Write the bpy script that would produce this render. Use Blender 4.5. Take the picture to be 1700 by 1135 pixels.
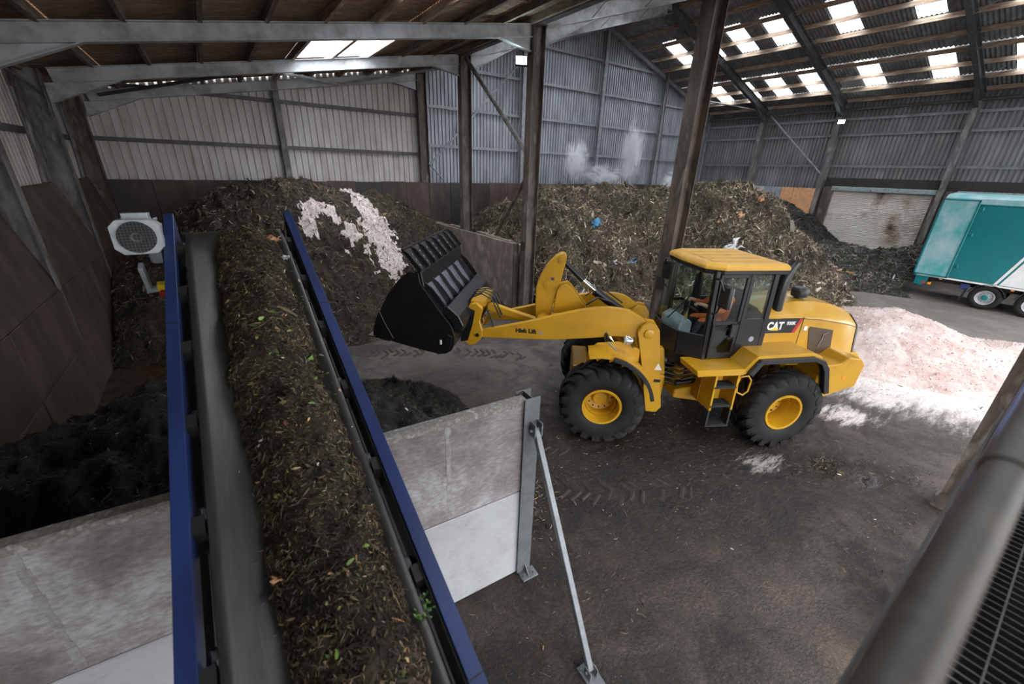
import bpy, bmesh, math, random
import numpy as np
from mathutils import Vector, Matrix

# ---------------------------------------------------------------- reset
for o in list(bpy.data.objects):
    bpy.data.objects.remove(o, do_unlink=True)
scene = bpy.context.scene
COL = scene.collection
random.seed(7)
RNG = np.random.default_rng(7)
R_ = math.radians

# ---------------------------------------------------------------- camera
cam_d = bpy.data.cameras.new('camera')
cam_d.sensor_width = 36.0
cam_d.sensor_fit = 'HORIZONTAL'
cam_d.lens = 672.0 / 1700.0 * 36.0
cam_d.clip_start = 0.03
cam_d.clip_end = 400
cam = bpy.data.objects.new('camera', cam_d)
COL.objects.link(cam)
def _cam_matrix():
    f, cx, cy = 672.0, 850.0, 567.5
    def d(px, py): return Vector((px - cx, py - cy, f)).normalized()
    Z = -d(800, 2150)                      # direction of gravity as seen by the lens
    Y = d(340, 262); Y = (Y - Z * Y.dot(Z)).normalized()
    X = Y.cross(Z)
    right = Vector((X.x, Y.x, Z.x)); down = Vector((X.y, Y.y, Z.y)); fwd = Vector((X.z, Y.z, Z.z))
    m = Matrix((right, -down, -fwd)).transposed().to_4x4()
    m.translation = (0, 0, 4.8)
    return m
cam.matrix_world = _cam_matrix()
scene.camera = cam
cam_d.dof.use_dof = True
cam_d.dof.focus_distance = 9.0
cam_d.dof.aperture_fstop = 1.6

# ---------------------------------------------------------------- sky and exposure
world = bpy.data.worlds.new('overcast_sky')
scene.world = world
world.use_nodes = True
_n = world.node_tree.nodes; _l = world.node_tree.links
_bg = _n['Background']
_bg.inputs['Color'].default_value = (0.94, 0.97, 1.0, 1)
_tc = _n.new('ShaderNodeTexCoord'); _sp = _n.new('ShaderNodeSeparateXYZ'); _l.new(_tc.outputs['Generated'], _sp.inputs[0])
_mx = _n.new('ShaderNodeMath'); _mx.operation = 'MAXIMUM'; _mx.inputs[1].default_value = 0.0; _l.new(_sp.outputs['Z'], _mx.inputs[0])
_ma = _n.new('ShaderNodeMath'); _ma.operation = 'MULTIPLY_ADD'; _l.new(_mx.outputs[0], _ma.inputs[0])
_ma.inputs[1].default_value = 7.6; _ma.inputs[2].default_value = 3.8          # standard overcast sky: zenith three times the horizon
_l.new(_ma.outputs[0], _bg.inputs['Strength'])
vs = scene.view_settings
vs.view_transform = 'Standard'
vs.look = 'None'
vs.exposure = 0.35
vs.gamma = 1.0
vs.use_curve_mapping = False
scene.cycles.use_denoising = True
scene.cycles.max_bounces = 10
scene.cycles.diffuse_bounces = 5
scene.cycles.transparent_max_bounces = 12
scene.cycles.sample_clamp_indirect = 6.0
scene.cycles.volume_bounces = 3
scene.cycles.volume_step_rate = 1.0

# ---------------------------------------------------------------- node helpers
def new_mat(name):
    m = bpy.data.materials.new(name); m.use_nodes = True
    nt = m.node_tree
    return m, nt, nt.nodes['Principled BSDF']

def ramp(nt, fac, stops):
    r = nt.nodes.new('ShaderNodeValToRGB')
    e = r.color_ramp.elements
    e[0].position, e[0].color = stops[0][0], (*stops[0][1], 1)
    e[1].position, e[1].color = stops[-1][0], (*stops[-1][1], 1)
    for p, c in stops[1:-1]:
        k = e.new(p); k.color = (*c, 1)
    nt.links.new(fac, r.inputs['Fac'])
    return r.outputs['Color']

def noise(nt, scale, detail=4, rough=0.55, vec=None, dist=0.0):
    n = nt.nodes.new('ShaderNodeTexNoise')
    n.inputs['Scale'].default_value = scale
    n.inputs['Detail'].default_value = detail
    n.inputs['Roughness'].default_value = rough
    n.inputs['Distortion'].default_value = dist
    if vec is not None: nt.links.new(vec, n.inputs['Vector'])
    return n.outputs['Fac']

def coords(nt, sx=1, sy=1, sz=1, world_space=True, rot=(0, 0, 0)):
    if world_space:
        g = nt.nodes.new('ShaderNodeNewGeometry').outputs['Position']
    else:
        g = nt.nodes.new('ShaderNodeTexCoord').outputs['Object']
    mp = nt.nodes.new('ShaderNodeMapping')
    mp.inputs['Scale'].default_value = (sx, sy, sz)
    mp.inputs['Rotation'].default_value = rot
    nt.links.new(g, mp.inputs['Vector'])
    return mp.outputs['Vector']

def mix(nt, fac, a, b, typ='MIX'):
    x = nt.nodes.new('ShaderNodeMix'); x.data_type = 'RGBA'; x.blend_type = typ
    if isinstance(fac, (int, float)): x.inputs[0].default_value = fac
    else: nt.links.new(fac, x.inputs[0])
    for k, v in ((6, a), (7, b)):
        if isinstance(v, tuple): x.inputs[k].default_value = (*v, 1)
        else: nt.links.new(v, x.inputs[k])
    return x.outputs[2]

def mth(nt, op, a, b=None, c=None, clamp=False):
    x = nt.nodes.new('ShaderNodeMath'); x.operation = op; x.use_clamp = clamp
    for k, v in ((0, a), (1, b), (2, c)):
        if v is None: continue
        if isinstance(v, (int, float)): x.inputs[k].default_value = v
        else: nt.links.new(v, x.inputs[k])
    return x.outputs[0]

def bump(nt, h, strength=0.3, dist=0.02, normal=None):
    b = nt.nodes.new('ShaderNodeBump')
    b.inputs['Strength'].default_value = strength
    b.inputs['Distance'].default_value = dist
    nt.links.new(h, b.inputs['Height'])
    if normal is not None: nt.links.new(normal, b.inputs['Normal'])
    return b.outputs['Normal']

def smooth(nt, v, lo, hi):
    x = nt.nodes.new('ShaderNodeMapRange'); x.interpolation_type = 'SMOOTHSTEP'
    x.inputs['From Min'].default_value = lo; x.inputs['From Max'].default_value = hi
    nt.links.new(v, x.inputs['Value'])
    return x.outputs['Result']

def pm(name, c1, c2=None, scale=6.0, rough=0.6, metal=0.0, bmp=0.15, stretch=(1, 1, 1), c3=None, lo=0.35, hi=0.68,
       rough2=None, coat=0.0, spec=0.5):
    """a painted / cast / stained surface: two or three colours mixed by noise, fine relief"""
    m, nt, p = new_mat(name)
    if c2 is None: c2 = tuple(v * 0.85 for v in c1)
    v = coords(nt, *stretch)
    n1 = noise(nt, scale, 6, 0.6, v)
    stops = [(lo, c1), (hi, c2)] if c3 is None else [(lo, c1), ((lo + hi) / 2, c2), (hi, c3)]
    nt.links.new(ramp(nt, n1, stops), p.inputs['Base Color'])
    p.inputs['Roughness'].default_value = rough
    if rough2 is not None:
        rr = smooth(nt, n1, lo, hi)
        nt.links.new(mth(nt, 'MULTIPLY_ADD', rr, rough2 - rough, rough), p.inputs['Roughness'])
    p.inputs['Metallic'].default_value = metal
    p.inputs['Specular IOR Level'].default_value = spec
    if coat: p.inputs['Coat Weight'].default_value = coat; p.inputs['Coat Roughness'].default_value = 0.15
    if bmp:
        n2 = noise(nt, scale * 9, 4, 0.6, v)
        nt.links.new(bump(nt, n2, bmp, 0.01), p.inputs['Normal'])
    return m

# ---------------------------------------------------------------- mesh helpers
def link(name, me, mat=None, parent=None):
    o = bpy.data.objects.new(name, me)
    COL.objects.link(o)
    if mat is not None and me is not None and len(me.materials) == 0: me.materials.append(mat)
    if parent is not None: o.parent = parent
    return o

def tag(o, label=None, cat=None, group=None, kind=None):
    if label: o['label'] = label
    if cat: o['category'] = cat
    if group: o['group'] = group
    if kind: o['kind'] = kind
    return o

def empty(name, loc=(0, 0, 0), rz=0.0, label=None, cat=None, group=None, kind=None):
    o = bpy.data.objects.new(name, None); COL.objects.link(o)
    o.empty_display_size = 0.3
    o.location = loc; o.rotation_euler = (0, 0, rz)
    return tag(o, label, cat, group, kind)

class MB:
    def __init__(s, M=None):
        s.v = []; s.f = []; s.mi = []; s.M = M or Matrix.Identity(4); s.cur = 0
    def _add(s, vs_, fs_):
        b = len(s.v)
        s.v += [s.M @ Vector(p) for p in vs_]
        for f in fs_:
            s.f.append([b + i for i in f]); s.mi.append(s.cur)
        return s
    def box(s, c, size, rot=None):
        hx, hy, hz = size[0] / 2, size[1] / 2, size[2] / 2
        pts = [Vector((x, y, z)) for x in (-hx, hx) for y in (-hy, hy) for z in (-hz, hz)]
        if rot is not None: pts = [rot @ p for p in pts]
        c = Vector(c)
        return s._add([p + c for p in pts], [(0, 1, 3, 2), (4, 6, 7, 5), (0, 4, 5, 1), (2, 3, 7, 6), (0, 2, 6, 4), (1, 5, 7, 3)])
    def bb(s, x0, x1, y0, y1, z0, z1):
        return s.box(((x0 + x1) / 2, (y0 + y1) / 2, (z0 + z1) / 2), (abs(x1 - x0), abs(y1 - y0), abs(z1 - z0)))
    def prism(s, pts, a0, a1, axis='y'):
        """extrude a 2d polygon along an axis; 2d coords are the other two axes in xyz order"""
        def mk(p, a):
            return {'x': (a, p[0], p[1]), 'y': (p[0], a, p[1]), 'z': (p[0], p[1], a)}[axis]
        n = len(pts)
        vs_ = [mk(p, a0) for p in pts] + [mk(p, a1) for p in pts]
        fs_ = [tuple(range(n)), tuple(range(2 * n - 1, n - 1, -1))]
        fs_ += [(i, (i + 1) % n, n + (i + 1) % n, n + i) for i in range(n)]
        return s._add(vs_, fs_)
    def loft(s, rings, cap=True, closed=True):
        n = len(rings[0]); vs_ = [p for r in rings for p in r]; fs_ = []
        for k in range(len(rings) - 1):
            for i in range(n if closed else n - 1):
                j = (i + 1) % n
                fs_.append((k * n + i, k * n + j, (k + 1) * n + j, (k + 1) * n + i))
        if cap and closed:
            fs_.append(tuple(range(n - 1, -1, -1)))
            fs_.append(tuple((len(rings) - 1) * n + i for i in range(n)))
        return s._add(vs_, fs_)
    def tube(s, p0, p1, r, n=12, r2=None):
        return s.path([p0, p1], [r, r if r2 is None else r2], n)
    def path(s, pts, r, n=8):
        pts = [Vector(p) for p in pts]
        if not isinstance(r, (list, tuple)): r = [r] * len(pts)
        rings = []; up = None
        for i, p in enumerate(pts):
            t = (pts[min(i + 1, len(pts) - 1)] - pts[max(i - 1, 0)]).normalized()
            if up is None:
                up = Vector((0, 0, 1)) if abs(t.z) < 0.9 else Vector((1, 0, 0))
            a = t.cross(up).normalized(); b = a.cross(t).normalized(); up = b
            rings.append([p + (a * math.cos(2 * math.pi * k / n) + b * math.sin(2 * math.pi * k / n)) * r[i] for k in range(n)])
        return s.loft(rings)
    def lathe(s, prof, o, d, n=32, closed=False):
        """prof: list of (radius, along d)"""
        o = Vector(o); d = Vector(d).normalized()
        up = Vector((0, 0, 1)) if abs(d.z) < 0.9 else Vector((1, 0, 0))
        a = d.cross(up).normalized(); b = a.cross(d)
        rings = [[o + d * h + (a * math.cos(2 * math.pi * k / n) + b * math.sin(2 * math.pi * k / n)) * r for k in range(n)] for r, h in prof]
        if closed: rings.append(rings[0])
        return s.loft(rings, cap=not closed)
    def beam(s, p0, p1, prof, up=(0, 0, 1)):
        """extrude a section polygon (side, up) from p0 to p1"""
        p0, p1 = Vector(p0), Vector(p1); t = (p1 - p0).normalized()
        a = t.cross(Vector(up)).normalized(); b = a.cross(t).normalized()
        return s.loft([[p0 + a * q[0] + b * q[1] for q in prof], [p1 + a * q[0] + b * q[1] for q in prof]])
    def build(s, name, mat, parent=None, smooth_ang=None, bevel=0.0, seg=1):
        me = bpy.data.meshes.new(name)
        mats = mat if isinstance(mat, (list, tuple)) else [mat]
        me.from_pydata([tuple(p) for p in s.v], [], s.f)
        for m in mats: me.materials.append(m)
        if len(mats) > 1: me.polygons.foreach_set('material_index', s.mi)
        bm = bmesh.new(); bm.from_mesh(me)
        if bevel > 0:
            bmesh.ops.remove_doubles(bm, verts=bm.verts, dist=1e-5)
            bmesh.ops.recalc_face_normals(bm, faces=bm.faces)
            es = [e for e in bm.edges if len(e.link_faces) == 2 and e.calc_face_angle(0) > R_(25)]
            bmesh.ops.bevel(bm, geom=es, offset=bevel, segments=seg, affect='EDGES', profile=0.5, clamp_overlap=True)
        bmesh.ops.recalc_face_normals(bm, faces=bm.faces)
        bm.to_mesh(me); bm.free()
        if smooth_ang is not None:
            me.polygons.foreach_set('use_smooth', [True] * len(me.polygons))
            me.set_sharp_from_angle(angle=R_(smooth_ang))
        me.update()
        return link(name, me, None, parent)

def isec(depth, width, tf=0.018, tw=0.012):
    d, w = depth / 2, width / 2
    return [(-w, -d), (w, -d), (w, -d + tf), (tw / 2, -d + tf), (tw / 2, d - tf), (w, d - tf), (w, d), (-w, d), (-w, d - tf),
            (-tw / 2, d - tf), (-tw / 2, -d + tf), (-w, -d + tf)]
def zsec(h, w, t=0.008):
    return [(-t / 2, -h / 2), (w, -h / 2), (w, -h / 2 + t), (t / 2, -h / 2 + t), (t / 2, h / 2), (-w, h / 2), (-w, h / 2 - t), (-t / 2, h / 2 - t)]
def rect(w, h): return [(-w / 2, -h / 2), (w / 2, -h / 2), (w / 2, h / 2), (-w / 2, h / 2)]

def np_mesh(name, verts, faces, mat, parent=None, col=None, smooth_=False):
    """fast mesh of quads or triangles from numpy arrays"""
    me = bpy.data.meshes.new(name)
    k = faces.shape[1]
    me.vertices.add(len(verts)); me.vertices.foreach_set('co', np.ascontiguousarray(verts, dtype=np.float32).ravel())
    me.loops.add(faces.size); me.loops.foreach_set('vertex_index', np.ascontiguousarray(faces, dtype=np.int32).ravel())
    me.polygons.add(len(faces))
    me.polygons.foreach_set('loop_start', np.arange(0, faces.size, k, dtype=np.int32))
    if smooth_: me.polygons.foreach_set('use_smooth', np.ones(len(faces), dtype=bool))
    me.update(calc_edges=True)
    if col is not None:
        a = me.color_attributes.new('piece_colour', 'FLOAT_COLOR', 'POINT')
        a.data.foreach_set('color', np.ascontiguousarray(col, dtype=np.float32).ravel())
    me.materials.append(mat)
    return link(name, me, None, parent)

# numpy value noise
_PERM = RNG.random((256, 256))
def vnoise(x, y):
    xi = np.floor(x).astype(int); yi = np.floor(y).astype(int)
    fx = x - xi; fy = y - yi
    fx = fx * fx * (3 - 2 * fx); fy = fy * fy * (3 - 2 * fy)
    g = lambda a, b: _PERM[a % 256, b % 256]
    return (g(xi, yi) * (1 - fx) + g(xi + 1, yi) * fx) * (1 - fy) + (g(xi, yi + 1) * (1 - fx) + g(xi + 1, yi + 1) * fx) * fy
def fbm(x, y, oct_=4, gain=0.5):
    t = 0; a = 1; n = 0
    for k in range(oct_):
        t = t + a * (vnoise(x * 2 ** k + 17.3 * k, y * 2 ** k + 5.1 * k) - 0.5); n += a; a *= gain
    return t / n

# ---------------------------------------------------------------- materials
M = {}
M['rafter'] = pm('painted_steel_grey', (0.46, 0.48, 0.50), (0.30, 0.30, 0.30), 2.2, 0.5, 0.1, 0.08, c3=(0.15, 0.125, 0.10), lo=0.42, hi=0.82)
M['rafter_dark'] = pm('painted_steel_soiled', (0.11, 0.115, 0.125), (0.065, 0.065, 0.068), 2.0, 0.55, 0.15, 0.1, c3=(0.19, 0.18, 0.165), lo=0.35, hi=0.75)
M['column'] = pm('column_steel_muddy', (0.14, 0.110, 0.088), (0.06, 0.043, 0.033), 3.0, 0.6, 0.1, 0.2, (1, 1, 0.35), c3=(0.26, 0.225, 0.19), lo=0.36, hi=0.74)
M['column_grey'] = pm('column_steel_grey', (0.24, 0.23, 0.22), (0.09, 0.08, 0.07), 2.2, 0.6, 0.1, 0.15, (1, 1, 0.4), c3=(0.36, 0.36, 0.36), lo=0.35, hi=0.75)
M['girt'] = pm('girt_steel_dirty', (0.085, 0.075, 0.07), (0.15, 0.14, 0.135), 4, 0.6, 0.1, 0.1)
M['girt_pale'] = pm('girt_steel_grey', (0.30, 0.31, 0.34), (0.17, 0.17, 0.18), 4, 0.5, 0.2, 0.1)
M['clad_lean'] = pm('cladding_pale', (0.62, 0.575, 0.555), (0.47, 0.42, 0.395), 1.4, 0.55, 0.0, 0.05, (1.6, 1.6, 0.35), c3=(0.22, 0.175, 0.15), lo=0.44, hi=0.85)
M['clad_main'] = pm('cladding_light_tinted', (0.34, 0.36, 0.40), (0.23, 0.24, 0.265), 1.1, 0.42, 0.15, 0.05, (1.5, 1.5, 0.4), c3=(0.12, 0.115, 0.12), lo=0.4, hi=0.8)  # same metal as the lean-to; bluish tint of the light put into the colour
M['clad_right'] = pm('cladding_dark_grey', (0.24, 0.24, 0.265), (0.155, 0.15, 0.158), 1.1, 0.45, 0.15, 0.05, (1.5, 1.5, 0.4), c3=(0.26, 0.235, 0.21), lo=0.35, hi=0.8)  # darker grey than the gable sheets
M['roof_lean'] = pm('roof_fibre_brown', (0.33, 0.235, 0.165), (0.19, 0.13, 0.09), 3, 0.8, 0, 0.2, (0.5, 2.5, 1), c3=(0.42, 0.32, 0.24), lo=0.33, hi=0.72)
M['roof_main'] = pm('roof_fibre_grey', (0.24, 0.24, 0.25), (0.14, 0.135, 0.135), 2.5, 0.7, 0, 0.2, c3=(0.30, 0.285, 0.27), lo=0.35, hi=0.75)
M['timber'] = pm('purlin_timber', (0.50, 0.42, 0.33), (0.30, 0.20, 0.135), 4, 0.7, 0, 0.2, (3, 0.4, 3), c3=(0.17, 0.11, 0.075), lo=0.35, hi=0.75)
M['timber_dark'] = pm('purlin_timber_dark', (0.26, 0.21, 0.165), (0.12, 0.085, 0.063), 4, 0.75, 0, 0.2, (3, 0.4, 3), c3=(0.36, 0.31, 0.25), lo=0.35, hi=0.72)
M['kick'] = pm('kick_panel_brown', (0.075, 0.050, 0.040), (0.035, 0.025, 0.022), 1.6, 0.5, 0.0, 0.12, (1, 1, 0.35), c3=(0.14, 0.095, 0.075), lo=0.33, hi=0.8, rough2=0.7)
M['kick_red'] = pm('kick_panel_reddish', (0.10, 0.058, 0.045), (0.055, 0.034, 0.028), 1.6, 0.5, 0.0, 0.12, (1, 1, 0.35), c3=(0.17, 0.105, 0.08), lo=0.33, hi=0.8, rough2=0.7)
M['kick_black'] = pm('kick_panel_blackish', (0.040, 0.034, 0.033), (0.022, 0.019, 0.019), 1.6, 0.5, 0.0, 0.12, (1, 1, 0.35), c3=(0.075, 0.06, 0.055), lo=0.33, hi=0.8, rough2=0.7)
M['kick_left'] = pm('side_panel_brown', (0.115, 0.080, 0.061), (0.06, 0.043, 0.035), 1.3, 0.42, 0.0, 0.15, (1, 1.0, 0.5), c3=(0.19, 0.145, 0.11), lo=0.33, hi=0.8, rough2=0.65)
M['push'] = pm('push_wall_concrete', (0.30, 0.245, 0.205), (0.16, 0.12, 0.098), 1.7, 0.7, 0.0, 0.2, (1, 1, 0.55), c3=(0.40, 0.345, 0.30), lo=0.34, hi=0.72)
M['galv'] = pm('galvanised_steel', (0.19, 0.20, 0.212), (0.135, 0.143, 0.152), 9, 0.45, 0.35, 0.04)
M['osb'] = pm('orange_board', (0.68, 0.35, 0.18), (0.50, 0.26, 0.14), 6, 0.8, 0, 0.1, c3=(0.2, 0.14, 0.11), lo=0.42, hi=0.9)
M['board_grey'] = pm('grey_board', (0.30, 0.32, 0.37), (0.20, 0.21, 0.23), 3, 0.7, 0, 0.1)
M['board_white'] = pm('whitish_board', (0.5, 0.48, 0.46), (0.34, 0.32, 0.31), 3, 0.7, 0, 0.1)
M['shutter'] = pm('shutter_tin', (0.72, 0.67, 0.63), (0.52, 0.42, 0.35), 0.55, 0.42, 0.1, 0.03, c3=(0.10, 0.075, 0.065), lo=0.50, hi=0.68)
M['shutter_hood'] = pm('shutter_hood_teal', (0.15, 0.27, 0.29), (0.33, 0.35, 0.35), 5, 0.5, 0.1, 0.1, c3=(0.07, 0.06, 0.055), lo=0.35, hi=0.72)
M['blackish'] = pm('blackish_timber', (0.02, 0.018, 0.017), (0.035, 0.03, 0.027), 5, 0.85, 0, 0.1)
M['yellow'] = pm('loader_yellow_paint', (0.50, 0.262, 0.010), (0.45, 0.232, 0.010), 2.5, 0.34, 0.0, 0.02, c3=(0.38, 0.19, 0.012), lo=0.4, hi=0.8, coat=0.3)
M['yellow_lit'] = pm('cab_roof_yellow_lit', (0.72, 0.40, 0.05), (0.60, 0.32, 0.05), 4, 0.42, 0, 0.02)  # paler copy of the loader yellow: light from above put into the colour
M['black'] = pm('black_paint', (0.008, 0.008, 0.009), (0.005, 0.005, 0.006), 6, 0.35, 0, 0.05)
M['bucket'] = pm('bucket_black_steel', (0.007, 0.007, 0.008), (0.011, 0.010, 0.010), 4, 0.30, 0.0, 0.08, c3=(0.04, 0.032, 0.027), lo=0.42, hi=0.9, rough2=0.45)
M['bucket_in'] = pm('bucket_sheen_plate', (0.26, 0.28, 0.33), (0.13, 0.14, 0.17), 4, 0.28, 0.6, 0.05)  # bright blue-grey stands for light reflected by the bucket's back panels
M['plastic'] = pm('dark_plastic', (0.016, 0.016, 0.018), (0.011, 0.011, 0.012), 5, 0.45, 0, 0.05)
M['rubber'] = pm('tyre_rubber', (0.0085, 0.0078, 0.0075), (0.014, 0.012, 0.0105), 5, 0.7, 0, 0.15, c3=(0.035, 0.027, 0.022), lo=0.42, hi=0.82, spec=0.3)
M['chrome'] = pm('chrome_rod', (0.75, 0.76, 0.78), (0.68, 0.7, 0.72), 5, 0.12, 1.0, 0)
M['red'] = pm('red_paint', (0.45, 0.02, 0.025), None, 5, 0.4, 0, 0)
M['white'] = pm('white_paint', (0.75, 0.75, 0.74), (0.66, 0.66, 0.66), 4, 0.45, 0, 0.02)
M['grille'] = pm('grille_brown', (0.075, 0.045, 0.022), (0.05, 0.03, 0.016), 30, 0.5, 0.1, 0.3)
M['blue'] = pm('conveyor_blue_paint', (0.022, 0.042, 0.145), (0.017, 0.030, 0.10), 3, 0.33, 0.0, 0.05, (1, 0.3, 1), c3=(0.06, 0.06, 0.10), lo=0.4, hi=0.85)
M['belt'] = pm('belt_rubber', (0.042, 0.040, 0.037), (0.026, 0.025, 0.023), 6, 0.42, 0, 0.06, (4, 0.15, 1), c3=(0.075, 0.068, 0.06), lo=0.36, hi=0.8)
M['motor'] = pm('motor_grey_paint', (0.42, 0.46, 0.48), (0.30, 0.33, 0.34), 8, 0.45, 0.1, 0.04)
M['steel_black'] = pm('black_steel', (0.012, 0.012, 0.013), (0.02, 0.019, 0.018), 6, 0.6, 0.1, 0.08)
M['teal'] = pm('trailer_teal_paint', (0.0, 0.165, 0.185), (0.0, 0.14, 0.155), 1.6, 0.33, 0, 0.01, coat=0.2)
M['teal_pale'] = pm('trailer_teal_dusty', (0.055, 0.32, 0.32), (0.22, 0.40, 0.42), 1.6, 0.45, 0, 0.02, (1, 1, 0.7), c3=(0.36, 0.46, 0.49), lo=0.36, hi=0.7)
M['orange'] = pm('amber_lens', (0.8, 0.28, 0.02), None, 5, 0.3, 0, 0)
M['rail'] = pm('handrail_worn_steel', (0.10, 0.080, 0.062), (0.07, 0.057, 0.046), 14, 0.55, 0.0, 0.03, c3=(0.15, 0.125, 0.10), lo=0.36, hi=0.76)
M['grating'] = pm('grating_steel', (0.06, 0.058, 0.056), (0.035, 0.033, 0.032), 12, 0.55, 0.4, 0.1)
M['skin'] = pm('skin', (0.55, 0.32, 0.23), (0.50, 0.28, 0.2), 6, 0.5, 0, 0.02)
M['hivis'] = pm('hi_vis_orange_cloth', (0.85, 0.17, 0.03), (0.75, 0.14, 0.03), 9, 0.7, 0, 0.1)
M['trouser'] = pm('navy_trouser_cloth', (0.02, 0.024, 0.04), None, 9, 0.8, 0, 0.1)
M['hair'] = pm('dark_hair', (0.025, 0.017, 0.012), None, 20, 0.6, 0, 0.2)
M['seat'] = pm('seat_cloth', (0.03, 0.03, 0.032), None, 20, 0.8, 0, 0.1)
M['blue_plastic'] = pm('blue_plastic_film', (0.05, 0.28, 0.62), (0.12, 0.42, 0.72), 15, 0.35, 0, 0.1)
M['white_plastic'] = pm('white_plastic_film', (0.75, 0.75, 0.77), (0.55, 0.55, 0.56), 15, 0.4, 0, 0.1)
M['decal_black'] = pm('decal_black', (0.012, 0.012, 0.013), None, 5, 0.4, 0, 0)
M['green_decal'] = pm('green_decal', (0.05, 0.22, 0.10), None, 5, 0.4, 0, 0)
M['yellow_plain'] = pm('safety_yellow', (0.85, 0.60, 0.02), None, 5, 0.4, 0, 0)
M['grey_lens'] = pm('lamp_reflector', (0.7, 0.72, 0.75), None, 5, 0.15, 0.8, 0)

def concrete_panel_mat(name, pale, mid, brown, lo, hi, sc):
    m, nt, p = new_mat(name)
    v = coords(nt)
    a = noise(nt, sc, 6, 0.62, v, 0.4)
    b = noise(nt, 14, 6, 0.7, coords(nt, 1, 1, 2.5))
    f = mth(nt, 'MULTIPLY_ADD', b, 0.35, mth(nt, 'MULTIPLY', a, 0.75))
    nt.links.new(ramp(nt, f, [(lo, brown), ((lo + hi) / 2, mid), (hi, pale)]), p.inputs['Base Color'])
    p.inputs['Roughness'].default_value = 0.7
    nt.links.new(bump(nt, b, 0.15, 0.006), p.inputs['Normal'])
    return m
M['panel_low'] = concrete_panel_mat('precast_concrete_pale', (0.39, 0.39, 0.405), (0.335, 0.33, 0.337), (0.17, 0.15, 0.135), 0.32, 0.58, 1.9)
M['panel_up'] = concrete_panel_mat('precast_concrete_stained', (0.43, 0.43, 0.445), (0.25, 0.222, 0.222), (0.145, 0.118, 0.115), 0.42, 0.66, 1.2)

# translucent roof light: thin fibreglass that lets daylight straight through and scatters a little
def _rooflight():
    m, nt, p = new_mat('rooflight_fibreglass')
    nt.nodes.remove(p)
    t = nt.nodes.new('ShaderNodeBsdfTransparent'); t.inputs['Color'].default_value = (0.93, 0.96, 1.0, 1)
    d = nt.nodes.new('ShaderNodeBsdfTranslucent'); d.inputs['Color'].default_value = (0.9, 0.93, 0.95, 1)
    x = nt.nodes.new('ShaderNodeMixShader'); x.inputs[0].default_value = 0.25
    nt.links.new(t.outputs[0], x.inputs[1]); nt.links.new(d.outputs[0], x.inputs[2])
    nt.links.new(x.outputs[0], nt.nodes['Material Output'].inputs['Surface'])
    return m
M['rooflight'] = _rooflight()
def _glass():
    m, nt, p = new_mat('cab_window_glass')
    nt.nodes.remove(p)
    t = nt.nodes.new('ShaderNodeBsdfTransparent'); t.inputs['Color'].default_value = (0.86, 0.92, 0.90, 1)
    g = nt.nodes.new('ShaderNodeBsdfGlossy'); g.inputs['Roughness'].default_value = 0.03
    lw = nt.nodes.new('ShaderNodeLayerWeight'); lw.inputs['Blend'].default_value = 0.5
    fac = mth(nt, 'MULTIPLY_ADD', mth(nt, 'POWER', lw.outputs['Facing'], 4.0), 0.45, 0.035)
    x = nt.nodes.new('ShaderNodeMixShader')
    nt.links.new(fac, x.inputs[0])
    nt.links.new(t.outputs[0], x.inputs[1]); nt.links.new(g.outputs[0], x.inputs[2])
    nt.links.new(x.outputs[0], nt.nodes['Material Output'].inputs['Surface'])
    return m
M['glass'] = _glass()
def emitter(name, c, s):
    m, nt, p = new_mat(name)
    p.inputs['Base Color'].default_value = (*c, 1)
    p.inputs['Emission Color'].default_value = (*c, 1)
    p.inputs['Emission Strength'].default_value = s
    return m
M['led'] = emitter('led_panel', (0.80, 1.0, 0.97), 55.0)
# ================================================================ THE BUILDING
ROW_X = 8.8                       # valley column line between lean-to and main span
BAYS = [20.5, 16.1, 11.6, 5.9, 0.0, -5.9]
Y_BACK, Y_FRONT = 20.5, -6.6
X_LEFT, X_RIGHT, X_RIDGE = -2.9, 32.3, 20.55
def z_lean(x): return 6.76 + 0.173 * (x + 2.7)                       # top of lean-to rafters
def z_main(x): return 12.6 - 0.3064 * abs(x - X_RIDGE)               # top of main rafters

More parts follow.
